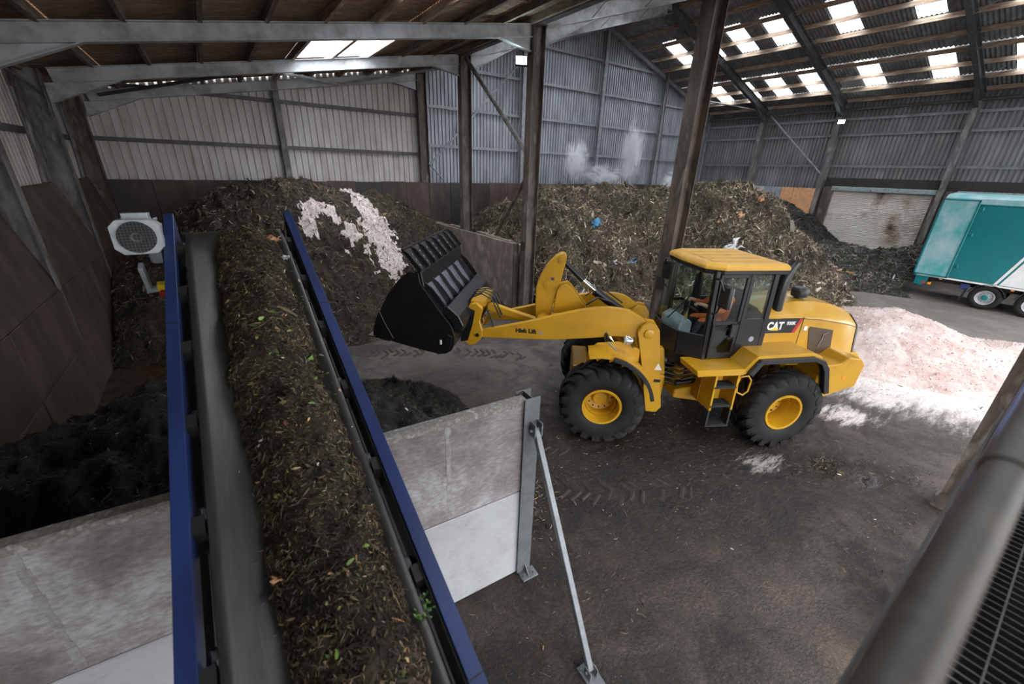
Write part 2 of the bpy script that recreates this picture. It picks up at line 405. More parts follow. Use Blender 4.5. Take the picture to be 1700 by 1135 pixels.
# ---------------------------------------------------------------- floor
def floor_material():
    m, nt, p = new_mat('muddy_wet_concrete')
    pos = nt.nodes.new('ShaderNodeNewGeometry').outputs['Position']
    L = nt.links
    big = noise(nt, 0.35, 5, 0.6, pos, 0.6)
    med = noise(nt, 1.8, 6, 0.65, pos, 0.4)
    fine = noise(nt, 22, 5, 0.7, pos)
    speck = noise(nt, 60, 2, 0.5, pos)
    def blob(cx, cy, r0, r1, nz=None, k=1.5, sx=1.0, sy=1.0, rot=0.0):
        mp = nt.nodes.new('ShaderNodeMapping'); mp.vector_type = 'TEXTURE'
        mp.inputs['Location'].default_value = (cx, cy, 0); mp.inputs['Rotation'].default_value = (0, 0, rot)
        mp.inputs['Scale'].default_value = (sx, sy, 1)
        L.new(pos, mp.inputs['Vector'])
        ln = nt.nodes.new('ShaderNodeVectorMath'); ln.operation = 'LENGTH'
        L.new(mp.outputs['Vector'], ln.inputs[0])
        d = ln.outputs['Value']
        if nz is not None: d = mth(nt, 'MULTIPLY_ADD', mth(nt, 'SUBTRACT', nz, 0.5), k, d)
        return mth(nt, 'SUBTRACT', 1.0, smooth(nt, d, r0, r1))
    f = mth(nt, 'MULTIPLY_ADD', fine, 0.36, mth(nt, 'MULTIPLY_ADD', big, 0.30, mth(nt, 'MULTIPLY', med, 0.34)))
    base = ramp(nt, f, [(0.40, (0.006, 0.0042, 0.0033)), (0.475, (0.019, 0.0125, 0.009)), (0.545, (0.042, 0.0275, 0.019)), (0.62, (0.105, 0.072, 0.049))])
    # dusty grey running lane on the far side, wet sheen before the piles painted as greyer colour
    lane = blob(21.0, 3.0, 3.5, 9.0, med, 4.0, 1.3, 1.0)
    base = mix(nt, mth(nt, 'MULTIPLY', lane, 0.85), base, ramp(nt, f, [(0.36, (0.10, 0.085, 0.075)), (0.64, (0.25, 0.22, 0.195))]))
    sheen = blob(4.6, 9.0, 2.0, 5.2, med, 3.0, 1.2, 0.8)
    base = mix(nt, mth(nt, 'MULTIPLY', sheen, 0.7), base, ramp(nt, f, [(0.40, (0.028, 0.022, 0.019)), (0.60, (0.20, 0.168, 0.15))]))
    # dark churned mud along the loader's lane
    mud = blob(6.6, 3.0, 1.2, 3.4, big, 3.0, 1.5, 0.8, -0.5)
    base = mix(nt, mth(nt, 'MULTIPLY', mud, 0.75), base, ramp(nt, f, [(0.40, (0.005, 0.0038, 0.003)), (0.60, (0.030, 0.021, 0.016))]))
    # crushed plaster dust
    streak = noise(nt, 3.2, 6, 0.75, coords(nt, 0.5, 2.4, 1, rot=(0, 0, -0.65)))
    halo = blob(15.4, 1.3, 2.6, 5.0, streak, 4.6, 1.0, 0.72, -0.85)
    tail = blob(16.5, -1.6, 1.0, 3.8, streak, 4.0, 1.0, 0.6, -0.7)
    p1 = mth(nt, 'MULTIPLY', blob(12.3, 1.75, 0.3, 1.3, streak, 3.4, 1.0, 0.5, -0.6), 0.9)
    p2 = mth(nt, 'MULTIPLY', blob(10.6, 2.0, 0.1, 0.8, streak, 3.0, 1.0, 0.6, -0.5), 0.9)
    p3 = mth(nt, 'MULTIPLY', blob(7.3, 2.2, 0.0, 0.5, streak, 2.6, 1.0, 0.5, -0.3), 0.6)
    dust = mth(nt, 'MAXIMUM', mth(nt, 'MAXIMUM', halo, tail), mth(nt, 'MAXIMUM', p1, mth(nt, 'MAXIMUM', p2, p3)))
    base = mix(nt, dust, base, ramp(nt, fine, [(0.35, (0.50, 0.41, 0.38)), (0.6, (0.74, 0.68, 0.66))]))
    # pale grit
    gr = mth(nt, 'GREATER_THAN', speck, 0.70)
    base = mix(nt, mth(nt, 'MULTIPLY', gr, 0.55), base, (0.34, 0.30, 0.27))
    # rusty puddle by the left wall
    pud = blob(-2.1, 12.6, 0.35, 0.6, med, 0.8, 0.75, 1.7)
    pud2 = blob(8.35, 0.95, 0.1, 0.42, med, 0.7, 1.6, 0.7)
    base = mix(nt, mth(nt, 'MULTIPLY', pud, 0.8), base, (0.06, 0.028, 0.015))
    p.inputs['Specular IOR Level'].default_value = 0.5
    L.new(base, p.inputs['Base Color'])
    wet = smooth(nt, mth(nt, 'MULTIPLY_ADD', big, 0.6, mth(nt, 'MULTIPLY', med, 0.4)), 0.43, 0.57)
    wetlane = mth(nt, 'SUBTRACT', wet, mth(nt, 'MULTIPLY', mth(nt, 'MAXIMUM', lane, dust), 0.9), clamp=True)
    rr = mth(nt, 'SUBTRACT', 0.74, mth(nt, 'MULTIPLY', wetlane, 0.46))
    rr = mth(nt, 'SUBTRACT', rr, mth(nt, 'MULTIPLY', mth(nt, 'MAXIMUM', pud, pud2), 0.55), clamp=True)
    L.new(rr, p.inputs['Roughness'])
    # tyre chevrons pressed into the mud
    chunk = noise(nt, 4.0, 2, 0.5, coords(nt, 0.8, 1.4, 1, rot=(0, 0, 0.5)), 0.0)
    trk = mth(nt, 'MULTIPLY', smooth(nt, chunk, 0.42, 0.58), mth(nt, 'MAXIMUM', sheen, mud))
    dry = mth(nt, 'SUBTRACT', 1.0, mth(nt, 'MAXIMUM', pud, pud2))
    h = mth(nt, 'MULTIPLY', mth(nt, 'MULTIPLY_ADD', trk, 0.35, mth(nt, 'MULTIPLY_ADD', med, 0.8, mth(nt, 'MULTIPLY', fine, 0.9))), dry)
    L.new(bump(nt, h, 0.6, 0.05), p.inputs['Normal'])
    return m
fl = MB(); fl._add([(-45, -60, 0), (75, -60, 0), (75, 21.2, 0), (-45, 21.2, 0)], [(0, 1, 2, 3)])
tag(fl.build('floor', floor_material()), kind='structure', label='muddy dark concrete floor of the shed')

# ---------------------------------------------------------------- corrugated sheets
def wall_sheet(name, u0, u1, zb, zt, place, mat, parent, pitch=0.25, gro=0.085, depth=0.065):
    """box-profile cladding sheet with real ribs; place(u, d, z) -> xyz, d = depth outward"""
    us = []; u = u0
    while u < u1 - 1e-4:
        for du, d in ((0, 0), (pitch - gro, 0), (pitch - gro * 0.72, depth), (pitch - gro * 0.28, depth)):
            if u + du < u1: us.append((u + du, d))
        u += pitch
    us.append((u1, 0))
    v = []; f = []
    for (a, d) in us:
        v.append(place(a, d, zb)); v.append(place(a, d, zt(a)))
    for i in range(len(us) - 1): f.append((2 * i, 2 * i + 2, 2 * i + 3, 2 * i + 1))
    mb = MB(); mb._add(v, f)
    return mb.build(name, mat, parent)

wall_back = empty('wall_back', (0, 20.5, 0), kind='structure', label='gable wall of ribbed sheets over brown kick panels')
wall_left = empty('wall_left', (-3.1, 10, 0), kind='structure', label='side wall with brown lower panels')
wall_right = empty('wall_right', (32.3, 10, 0), kind='structure', label='far side wall of dark grey ribbed sheets')
ceiling = empty('ceiling', (12, 8, 9), kind='structure', label='corrugated roofs with rooflights on steel rafters')
def keep(o, parent):              # parent without moving (geometry is in world coordinates)
    o.parent = parent; o.matrix_parent_inverse = Matrix.Translation(-Vector(parent.location)); return o

# gable cladding, sheets 1 m wide
def gz(x): return (z_lean(x) + 0.235) if x < ROW_X else (z_main(x) + 0.245)
x = -3.6
while x < 32.4:
    x1 = min(x + 1.0, 32.6)
    if x < ROW_X < x1: x1 = ROW_X
    mt = M['clad_lean'] if x1 <= ROW_X + 0.01 else M['clad_main']
    keep(wall_sheet('cladding_sheet', x, x1, 0.0, gz, lambda u, d, z: (u, 20.62 + d, z), mt, None, 0.25 if x < ROW_X else 0.2), wall_back)
    x = x1
# girts on the gable
def girt(p0, p1, mat, parent, up, h=0.14, w=0.06):
    mb = MB(); mb.beam(p0, p1, zsec(h, w), up); keep(mb.build('girt', mat, None), parent)
for z in (5.38, 7.03): girt((-3.2, 20.5, z), (8.7, 20.5, z), M['girt'], wall_back, (0, 0, 1))
for z, xs in ((5.8, (8.9, 32.2)), (7.5, (8.9, 32.2)), (9.22, (9.5, 31.4)), (10.9, (15.2, 25.9))):
    girt((xs[0], 20.5, z), (xs[1], 20.5, z), M['girt_pale'], wall_back, (0, 0, 1))
# gable posts
for px in (2.75, 14.65, 20.55, 26.45, 32.2):
    mb = MB(); mb.beam((px, 20.32, 0), (px, 20.32, gz(px) - 0.25), isec(0.22, 0.22), (0, 1, 0))
    keep(mb.build('gable_post', M['column_grey'] if px < 9 else M['girt_pale'], None), wall_back)
# gable rafter over the posts and the bracing
for a, b in (((8.9, z_main(8.9) - .12), (20.55, z_main(20.55) - .12)), ((20.55, z_main(20.55) - .12), (32.2, z_main(32.2) - .12))):
    mb = MB(); mb.beam((a[0], 20.3, a[1]), (b[0], 20.3, b[1]), isec(0.24, 0.16)); keep(mb.build('gable_rafter', M['girt_pale'], None), wall_back)
mb = MB(); mb.tube((9.0, 20.15, 4.9), (14.2, 20.15, 9.8), 0.05, 10); keep(mb.build('wind_brace', M['girt_pale'], None), wall_back)
mb = MB(); mb.tube((8.95, 20.12, 5.0), (9.7, 20.12, 4.25), 0.04, 8); keep(mb.build('wind_brace', M['girt_pale'], None), wall_back)
mb = MB(); mb.tube((26.15, 20.1, 12.6), (26.7, 20.1, 4.2), 0.035, 8); keep(mb.build('vent_pipe', M['girt'], None), wall_back)
# kick panels on the gable
x = -2.9; k = 0
while x < 32.0:
    x1 = min(x + 1.18, 32.0)
    mb = MB(); off = random.uniform(0, 0.025)
    mb.bb(x + 0.006, x1 - 0.006, 20.08 + off, 20.2, 0, 4.12 + random.uniform(-0.02, 0.02))
    keep(mb.build('kick_panel', M[('kick', 'kick_red', 'kick', 'kick_black', 'kick', 'kick_red', 'kick_red', 'kick_black')[k % 8]], None, bevel=0.008), wall_back)
    x = x1; k += 1

# unseen front end behind the camera: cladding added to cut the daylight entering
wall_front_added = empty('wall_front_added', (12, Y_FRONT, 0), kind='structure', label='unseen front wall added over the openings to limit the daylight')
x = -3.6
while x < 32.5:
    x1 = min(x + 1.0, 32.6)
    if x < ROW_X < x1: x1 = ROW_X
    keep(wall_sheet('cladding_sheet', x, x1, 6.3 if x < ROW_X else 7.6, gz, lambda u, d, z: (u, Y_FRONT - d, z), M['clad_lean'], None, 0.25), wall_front_added)
    x = x1

# ---------------------------------------------------------------- left wall
def gl(y): return z_lean(-3.4) + 0.15
y = Y_BACK + 0.22
while y > Y_FRONT:
    y1 = max(y - 1.0, Y_FRONT)
    keep(wall_sheet('cladding_sheet', y1, y, 0.0, gl, lambda u, d, z: (-3.5 - d, u, z), M['clad_lean'], None), wall_left)
    y = y1
for z in (5.34,): girt((-3.42, Y_FRONT, z), (-3.42, 20.4, z), M['girt'], wall_left, (0, 0, 1), 0.16)
for i in range(len(BAYS)):
    yb = BAYS[i] if i else 20.15
    mb = MB(); mb.beam((-3.13, yb, 0), (-3.13, yb, 6.72), isec(0.46, 0.24, 0.02, 0.014), (1, 0, 0)); keep(mb.build('wall_column', M['column_grey'] if i else M['column'], None), wall_left)
    if i:
        mb = MB(); mb.tube((-2.95, yb - 0.02, 6.2), (-3.35, yb - 1.3, 6.7), 0.04, 8); keep(mb.build('knee_strut', M['column_grey'], None), wall_left)
    if i < 2:
        mb = MB(); mb.tube((-3.25, yb - 0.5, 6.4), (-3.25, yb - 1.3, 4.2), 0.045, 8); mb.tube((-3.25, yb - 1.0, 6.2), (-3.25, yb - 1.2, 4.2), 0.03, 8)
        keep(mb.build('downpipe', M['column_grey'], None), wall_left)
# lower vertical panels and leaning upper panels, bay by bay
for i in range(len(BAYS) - 1):
    ya, yb = BAYS[i], BAYS[i + 1]
    n = 2
    for j in range(n):
        y0 = yb + (ya - yb) * j / n + 0.01; y1 = yb + (ya - yb) * (j + 1) / n - 0.01
        o = random.uniform(0, 0.02)
        mb = MB(); mb.bb(-3.05, -2.885 - o, y0, y1, 0, 1.16); keep(mb.build('wall_panel', M['kick_left'], None, bevel=0.008), wall_left)
        o = random.uniform(0, 0.02)
        mb = MB(); mb.bb(-3.05, -2.885 - o, y0, y1, 1.175, 2.345); keep(mb.build('wall_panel', M['kick_left'], None, bevel=0.008), wall_left)
    y0, y1 = yb + 0.02, ya - 0.02
    mb = MB(); mb.prism([(-2.9, 2.36), (-3.34, 4.16), (-3.44, 4.16), (-3.02, 2.36)], y0, y1, 'y')
    keep(mb.build('leaning_panel', M['kick_left'], None, bevel=0.008), wall_left)

# ---------------------------------------------------------------- right wall
def gr(y): return z_main(32.4) + 0.2
y = Y_BACK + 0.22
while y > Y_FRONT:
    y1 = max(y - 1.0, Y_FRONT)
    keep(wall_sheet('cladding_sheet', y1, y, 0.0, gr, lambda u, d, z: (32.45 + d, u, z), M['clad_right'], None, 0.2), wall_right)
    y = y1
for z in (5.62, 7.34, 8.2): girt((32.36, Y_FRONT, z), (32.36, 20.3, z), M['girt_pale'], wall_right, (0, 0, 1), 0.14)
mb = MB(); mb.tube((32.1, Y_FRONT, 8.68), (32.1, 20.2, 8.68), 0.08, 10); keep(mb.build('eaves_beam', M['rafter_dark'], None), wall_right)
for yb in BAYS[1:]:
    mb = MB(); mb.beam((32.08, yb, 0), (32.08, yb, 8.6), isec(0.42, 0.24, 0.02, 0.014), (1, 0, 0)); keep(mb.build('wall_column', M['column_grey'], None), wall_right)
mb = MB(); mb.tube((32.0, 15.7, 8.65), (32.0, 11.5, 4.9), 0.055, 10); keep(mb.build('wind_brace', M['girt_pale'], None), wall_right)
# boards at the foot of the wall
for y0, y1, mt in ((11.75, 13.0, 'osb'), (13.02, 13.75, 'osb'), (13.77, 14.9, 'board_grey'), (14.92, 15.9, 'board_white'), (16.3, 18.2, 'kick'), (18.22, 20.05, 'kick')):
    mb = MB(); mb.bb(31.86, 31.94, y0, y1, 0, 4.28); keep(mb.build('wall_board', M[mt], None, bevel=0.006), wall_right)
for y0, y1 in ((6.05, 11.4), (0.15, 5.75), (-5.75, -0.15)):      # near-black lintel across the dark gap over the doors
    mb = MB(); mb.bb(32.2, 32.5, y0, y1, 4.42, 4.95); keep(mb.build('lintel', M['blackish'], None, bevel=0.01), wall_right)
    mb = MB(); mb.bb(32.1, 32.4, y1 - 0.55, y1, 0, 4.42); keep(mb.build('door_jamb', M['column'], None, bevel=0.01), wall_right)
    mb = MB(); mb.bb(32.1, 32.4, y0, y0 + 0.12, 0, 4.42); keep(mb.build('door_jamb', M['column'], None, bevel=0.01), wall_right)
def shutter(name, y0, y1, lab):
    d = empty(name, (32.2, (y0 + y1) / 2, 0), kind='structure', label=lab)
    v = []; f = []; n = 4.3 / 0.085
    zs = np.arange(0, 4.3, 0.0213)
    for i, z in enumerate(zs):
        dx = 0.022 * math.sin(2 * math.pi * z / 0.085)
        v += [(32.25 + dx, y0, z), (32.25 + dx, y1, z)]
        if i: f.append((2 * i - 2, 2 * i, 2 * i + 1, 2 * i - 1))
    mb = MB(); mb._add(v, f); keep(mb.build('shutter_curtain', M['shutter'], None, 60), d)
    mb = MB(); mb.bb(32.02, 32.3, y0 - 0.1, y1 + 0.1, 4.2, 4.46); keep(mb.build('shutter_hood', M['shutter_hood'], None, bevel=0.03), d)
    for yy in (y0 - 0.05, y1 + 0.05):
        mb = MB(); mb.bb(32.14, 32.3, yy - 0.05, yy + 0.05, 0, 4.2); keep(mb.build('guide_channel', M['galv'], None, bevel=0.006), d)
shutter('door_1', 6.15, 10.85, 'tin roller shutter, scorched, behind the low dark heap')
shutter('door_2', 0.35, 5.2, 'roller shutter behind the teal trailer')

# ---------------------------------------------------------------- roof
# shared corrugated sheet meshes; the sheet lies in x (down the slope) and y (across)
def corr_mesh(name, length, width, pitch, depth, mat, per=6):
    n = int(round(width / pitch)) * per
    v = []; f = []
    for i in range(n + 1):
        yy = -width / 2 + width * i / n
        zz = depth * math.sin(2 * math.pi * i / per)
        v += [(-length / 2, yy, zz), (length / 2, yy, zz)]
    for i in range(n): f.append((2 * i, 2 * i + 1, 2 * i + 3, 2 * i + 2))
    me = bpy.data.meshes.new(name); me.from_pydata(v, [], f); me.materials.append(mat)
    me.polygons.foreach_set('use_smooth', [True] * len(me.polygons)); me.update()
    return me
SHEET_W = 0.925
def roof_rows(edges, zf, off, sheetmat, lights, ks):
    for r in range(len(edges) - 1):
        x0, x1 = edges[r], edges[r + 1]
        z0, z1 = zf(x0) + off, zf(x1) + off
        ln = math.hypot(x1 - x0, z1 - z0) + 0.12
        ang = -math.atan2(z1 - z0, x1 - x0)
        ms = corr_mesh('roof_sheet', ln, SHEET_W, SHEET_W / 6, 0.028, sheetmat)
        ml = corr_mesh('rooflight_pane', ln, SHEET_W, SHEET_W / 6, 0.028, M['rooflight'])
        for k in ks:
            yc = 18.3 - SHEET_W * k
            pane = (r, k) in lights
            o = link('rooflight_pane' if pane else 'roof_sheet', ml if pane else ms)
            o.matrix_world = Matrix.Translation(((x0 + x1) / 2, yc, (z0 + z1) / 2)) @ Matrix.Rotation(ang, 4, 'Y')
            o.parent = ceiling; o.matrix_parent_inverse = Matrix.Translation(-Vector(ceiling.location))
KS = list(range(-2, 28))
LK = (0, 2, 4, 6, 9, 12, 15, 17, 20, 23, 25)
e_r = [20.55, 21.9, 23.5, 25.9, 28.4, 30.9, 32.75]
roof_rows(e_r, z_main, 0.21, M['roof_main'], {(r, k) for r in (2, 4) for k in LK}, KS)
roof_rows([41.1 - a for a in e_r], z_main, 0.21, M['roof_main'], {(r, k) for r in (2, 4) for k in LK}, KS)
roof_rows([-3.75, -1.9, 0.45, 2.81, 5.17, 7.53, 8.75], z_lean, 0.20, M['roof_lean'],
          {(3, k) for k in (2, 3, 4, 5, 10, 11, 12, 13, 18, 19, 20, 21)}, KS)
mb = MB(); mb.prism([(19.9, z_main(19.9) + .22), (20.55, z_main(20.55) + .28), (21.2, z_main(21.2) + .22), (21.2, z_main(21.2) + .26), (20.55, z_main(20.55) + .34), (19.9, z_main(19.9) + .26)], Y_FRONT, 20.8, 'y')
keep(mb.build('ridge_cap', M['roof_main'], None), ceiling)
# purlins
for px in (21.0, 22.3, 23.5, 24.68, 25.9, 27.2, 28.4, 29.65, 30.9, 32.1):
    for s in (1, -1):
        xx = px if s > 0 else 41.1 - px
        mb = MB(); mb.beam((xx, Y_FRONT, z_main(xx) + 0.085), (xx, 20.6, z_main(xx) + 0.085), rect(0.075, 0.19)); keep(mb.build('purlin', M['timber'], None), ceiling)
for px in (-3.2, -1.9, -0.73, 0.45, 1.63, 2.81, 3.99, 5.17, 6.35, 7.53, 8.5):
    mb = MB(); mb.beam((px, Y_FRONT, z_lean(px) + 0.08), (px, 20.6, z_lean(px) + 0.08), rect(0.085, 0.20)); keep(mb.build('purlin', M['timber_dark'] if px < 2.5 or px > 6 else M['timber'], None), ceiling)  # paler timber beside the rooflights: their light put into the purlin colour
# lean-to rafters with their haunches
for i, yb in enumerate(BAYS):
    yy = yb if i else 20.25
    a = (-2.72, yy, z_lean(-2.72) - 0.16); b = (8.6, yy, z_lean(8.6) - 0.16)
    mb = MB(); mb.beam(a, b, isec(0.32, 0.2, 0.018, 0.012)); keep(mb.build('lean_to_rafter', M['rafter'], None), ceiling)
    for x0, x1, dep in ((-2.85, -1.35, 0.42), (8.55, 7.45, 0.36)):
        mb = MB()
        mb.prism([(x0, z_lean(x0) - 0.3), (x1, z_lean(x1) - 0.3), (x0, z_lean(x0) - 0.3 - dep)], yy - 0.008, yy + 0.008, 'y')
        mb.beam((x0, yy, z_lean(x0) - 0.31 - dep), (x1, yy, z_lean(x1) - 0.31), rect(0.18, 0.018))
        keep(mb.build('haunch', M['rafter'], None), ceiling)
# main-span rafters
for yb in BAYS[1:]:
    for s in (1, -1):
        f_ = lambda a: X_RIDGE + s * a
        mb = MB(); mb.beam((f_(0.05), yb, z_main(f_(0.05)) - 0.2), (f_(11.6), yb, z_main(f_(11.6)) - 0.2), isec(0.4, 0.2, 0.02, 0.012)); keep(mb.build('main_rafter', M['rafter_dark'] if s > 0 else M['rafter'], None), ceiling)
        x0, x1 = f_(11.55), f_(9.4)
        mb = MB()
        mb.prism([(x0, z_main(x0) - 0.38), (x1, z_main(x1) - 0.38), (x0, z_main(x0) - 0.85)], yb - 0.008, yb + 0.008, 'y')
        mb.beam((x0, yb, z_main(x0) - 0.86), (x1, yb, z_main(x1) - 0.39), rect(0.19, 0.02))
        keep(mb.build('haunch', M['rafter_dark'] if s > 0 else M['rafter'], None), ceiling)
        for q in (2.4, 4.8, 7.2, 9.6):           # anti-sag stays from rafter to purlin
            xx = f_(q)
            mb = MB(); mb.tube((xx, yb, z_main(xx) - 0.36), (xx, yb - 0.75, z_main(xx) + 0.05), 0.012, 6); keep(mb.build('rafter_stay', M['girt_pale'], None), ceiling)
    mb = MB(); mb.bb(20.2, 20.9, yb - 0.012, yb + 0.012, 11.75, 12.3); keep(mb.build('apex_plate', M['rafter_dark'], None), ceiling)
mb = MB(); mb.tube((28.5, 20.2, 9.85), (31.6, 16.2, 8.95), 0.05, 8); keep(mb.build('wind_brace', M['rafter_dark'], None), ceiling)
mb = MB(); mb.tube((-2.4, 20.1, 6.65), (1.9, 16.3, 7.35), 0.05, 8); keep(mb.build('wind_brace', M['rafter_dark'], None), ceiling)
mb = MB(); mb.tube((1.9, 16.3, 7.4), (5.2, 20.1, 7.85), 0.05, 8); keep(mb.build('wind_brace', M['rafter'], None), ceiling)
mb = MB(); mb.tube((5.2, 20.1, 7.85), (8.4, 16.3, 8.35), 0.05, 8); keep(mb.build('wind_brace', M['rafter'], None), ceiling)
mb = MB(); mb.beam((8.72, Y_FRONT, 8.78), (8.72, 20.4, 8.78), rect(0.22, 0.2)); keep(mb.build('valley_beam', M['rafter_dark'], None), ceiling)

# ---------------------------------------------------------------- valley columns (things of their own)
col_lab = {20.3: 'slim grey steel column against the gable wall where lean-to and main span meet',
           16.1: 'muddy steel column standing behind the push wall, farther of its two columns',
           11.6: 'muddy steel column at the open end of the push wall',
           5.9: 'tall muddy steel column rising behind the loader cab',
           0.0: 'muddy steel column base at the right, behind the blurred handrail'}
for yb, lab in col_lab.items():
    e = empty('steel_column', (ROW_X, yb, 0), 0, lab, 'column', 'valley columns')
    mb = MB(); mb.beam((0, 0, 0.02), (0, 0, 8.75), isec(0.44, 0.30, 0.024, 0.016), (1, 0, 0)); mb.build('shaft', M['column'], e)
    mb = MB(); mb.bb(-0.27, 0.27, -0.2, 0.2, 0, 0.03); mb.build('base_plate', M['column'], e, bevel=0.004)
    mb = MB(); mb.bb(-0.25, 0.25, -0.18, 0.18, 8.72, 8.75); mb.build('cap_plate', M['column'], e)
    if yb < 12 and yb > 1:
        mb = MB(); mb.bb(-0.235, -0.222, -0.09, 0.09, 2.2, 2.5); mb.build('fixing_plate', M['blackish'], e)
mb = MB()
mb.tube((8.8, 15.95, 8.6), (8.8, 11.85, 5.3), 0.075, 12)
o = mb.build('diagonal_brace', M['column_grey']); tag(o, 'round steel brace slanting from column head down to the nearer column', 'brace', 'diagonal braces in the column row')
mb = MB()
mb.tube((8.8, 11.85, 4.6), (8.95, 13.9, 2.42), 0.07, 12)
o = mb.build('diagonal_brace', M['column']); tag(o, 'short dark brace from column down onto the push wall top', 'brace', 'diagonal braces in the column row')

# ---------------------------------------------------------------- concrete push wall along the column row
pw = empty('push_wall', (8.6, 16, 0), 0, 'stained concrete push wall between the left heap and the big heap', 'wall')
ys = [11.95, 14.1, 16.2, 18.3, 20.05]
for i in range(4):
    for z0, z1 in ((0, 1.19), (1.2, 2.38)):
        mb = MB(); o_ = random.uniform(0, 0.015)
        mb.bb(8.42 + o_, 8.56, ys[i] + 0.004, ys[i + 1] - 0.004, z0, z1)
        keep(mb.build('wall_panel', M['push'], None, bevel=0.01), pw)
for i in range(9):                                     # rear leaf of blocks, seen from above
    y0 = 12.2 + i * 0.86
    if 15.75 < y0 + 0.4 < 16.45: continue
    mb = MB(); mb.bb(8.98, 9.16, y0, y0 + 0.83, 0, 2.3 + random.uniform(-0.06, 0.05)); keep(mb.build('wall_block', M['push'], None, bevel=0.012), pw)
mb = MB(); mb.bb(8.40, 8.58, 11.86, 11.95, 0, 2.4); keep(mb.build('end_channel', M['column'], None, bevel=0.006), pw)

# ---------------------------------------------------------------- floodlights
def floodlight(loc, rz, tilt, lab, power):
    e = empty('floodlight', loc, rz, lab, 'floodlight', 'led floodlights')
    T = Matrix.Rotation(tilt, 4, 'X')
    mb = MB(T); mb.bb(-0.17, 0.17, 0.01, 0.09, -0.13, 0.13)
    for i in range(7): mb.bb(-0.15 + i * 0.05 - 0.006, -0.15 + i * 0.05 + 0.006, 0.09, 0.13, -0.12, 0.12)
    mb.build('housing', M['plastic'], e, bevel=0.008)
    mb = MB(T); mb.bb(-0.15, 0.15, 0.0, 0.012, -0.11, 0.11); mb.build('led_panel', M['led'], e)
    mb = MB(); mb.path([(-0.2, 0.05, 0), (-0.2, 0.2, 0.02), (0.2, 0.2, 0.02), (0.2, 0.05, 0)], 0.014, 6); mb.tube((0, 0.2, 0.02), (0, 0.3, 0.02), 0.02, 8)
    mb.build('bracket', M['galv'], e)
    return e
floodlight((8.15, 11.45, 7.75), R_(-30), R_(-22), 'lit floodlight on the column over the push wall end', 60)
floodlight((31.45, 11.3, 8.0), R_(-72), R_(-15), 'lit floodlight high on the far side wall above the shutter', 60)
M['coping'] = pm('coping_pale', (0.30, 0.285, 0.265), (0.17, 0.15, 0.13), 14, 0.85, 0, 0.4, c3=(0.42, 0.41, 0.40), lo=0.35, hi=0.7)  # paler than the panel faces, on the top edge only
M['seam'] = pm('mortar_pale', (0.34, 0.33, 0.335), (0.22, 0.195, 0.19), 18, 0.8, 0, 0.2)
# ================================================================ FOREGROUND: panel wall, conveyor, walkway
pwall = empty('panel_wall', (2.32, 2.97, 0), math.pi - 0.0762, 'free-standing concrete panel wall with galvanised end post, under the conveyor', 'wall')
U1 = 5.05
for (a, b) in ((0.02, U1),):
    mb = MB(); mb.bb(a, b, -0.06, 0.06, 0.0, 1.33); mb.build('concrete_panel', M['panel_low'], pwall, bevel=0.012)
    mb = MB(); mb.bb(a, b, -0.06, 0.06, 1.342, 2.57); mb.build('concrete_panel', M['panel_up'], pwall, bevel=0.012)
mb = MB(); mb.bb(0.03, U1, -0.055, 0.055, 2.565, 2.58); mb.bb(0.03, U1, 0.052, 0.064, 2.51, 2.574); mb.build('panel_coping', M['coping'], pwall, bevel=0.006)
for u in (0.93, 3.80):
    mb = MB()
    rng = random.Random(int(u * 10)); zs = [1.36 + i * 0.06 for i in range(20)]
    for z in zs:
        w = rng.uniform(0.018, 0.032); mb.bb(u - w + rng.uniform(-.006, .006), u + w, 0.055, 0.0635, z, z + 0.058)
    mb.build('mortar_seam', M['seam'], pwall)
mb = MB()
mb.beam((-0.02, 0, 0.02), (-0.02, 0, 2.6), isec(0.20, 0.19, 0.012, 0.01), (0, 1, 0)); mb.build('end_post', M['galv'], pwall)
mb = MB(); mb.bb(-0.16, 0.06, 0.09, 0.24, 0, 0.02); mb.prism([(0.1, 0.02), (0.22, 0.02), (0.1, 0.14)], -0.04, -0.03, 'x'); mb.build('post_foot', M['galv'], pwall, bevel=0.003)
for dx in (-0.12, 0.02):
    mb = MB(); mb.tube((dx, 0.18, 0.02), (dx, 0.18, 0.055), 0.016, 6); mb.build('bolt', M['galv'], pwall)
top = Vector((-0.05, 0.14, 2.22)); bot = Vector((0.0, 1.43, 0.08))
mb = MB(); mb.beam(top, bot, rect(0.065, 0.065), (1, 0, 0)); mb.build('diagonal_brace', M['galv'], pwall, bevel=0.006)
mb = MB(); mb.bb(-0.10, -0.085, 0.1, 0.2, 2.15, 2.32); mb.bb(-0.015, 0.0, 0.1, 0.2, 2.15, 2.32); mb.tube((-0.13, 0.15, 2.23), (0.03, 0.15, 2.23), 0.018, 8); mb.build('brace_lug', M['galv'], pwall)
mb = MB(); mb.box((0.0, 1.5, 0.012), (0.17, 0.34, 0.024)); mb.bb(-0.05, -0.038, 1.4, 1.5, 0.02, 0.13); mb.bb(0.038, 0.05, 1.4, 1.5, 0.02, 0.13); mb.tube((-0.07, 1.44, 0.085), (0.07, 1.44, 0.085), 0.015, 8)
mb.build('brace_foot', M['galv'], pwall, bevel=0.003)
for dx in (-0.06, 0.06):
    for dy in (1.365, 1.635):
        mb = MB(); mb.tube((dx, dy, 0.02), (dx, dy, 0.05), 0.015, 6); mb.build('bolt', M['galv'], pwall)

# ---------------------------------------------------------------- conveyor
CV_EL, CV_AZ = R_(20.57), R_(1.15)
cv = empty('belt_conveyor', (0.005, 0.0, 2.05), 0, 'inclined blue-railed belt conveyor rising towards the left heap', 'conveyor')
cv.rotation_euler = (CV_EL, 0, -CV_AZ)
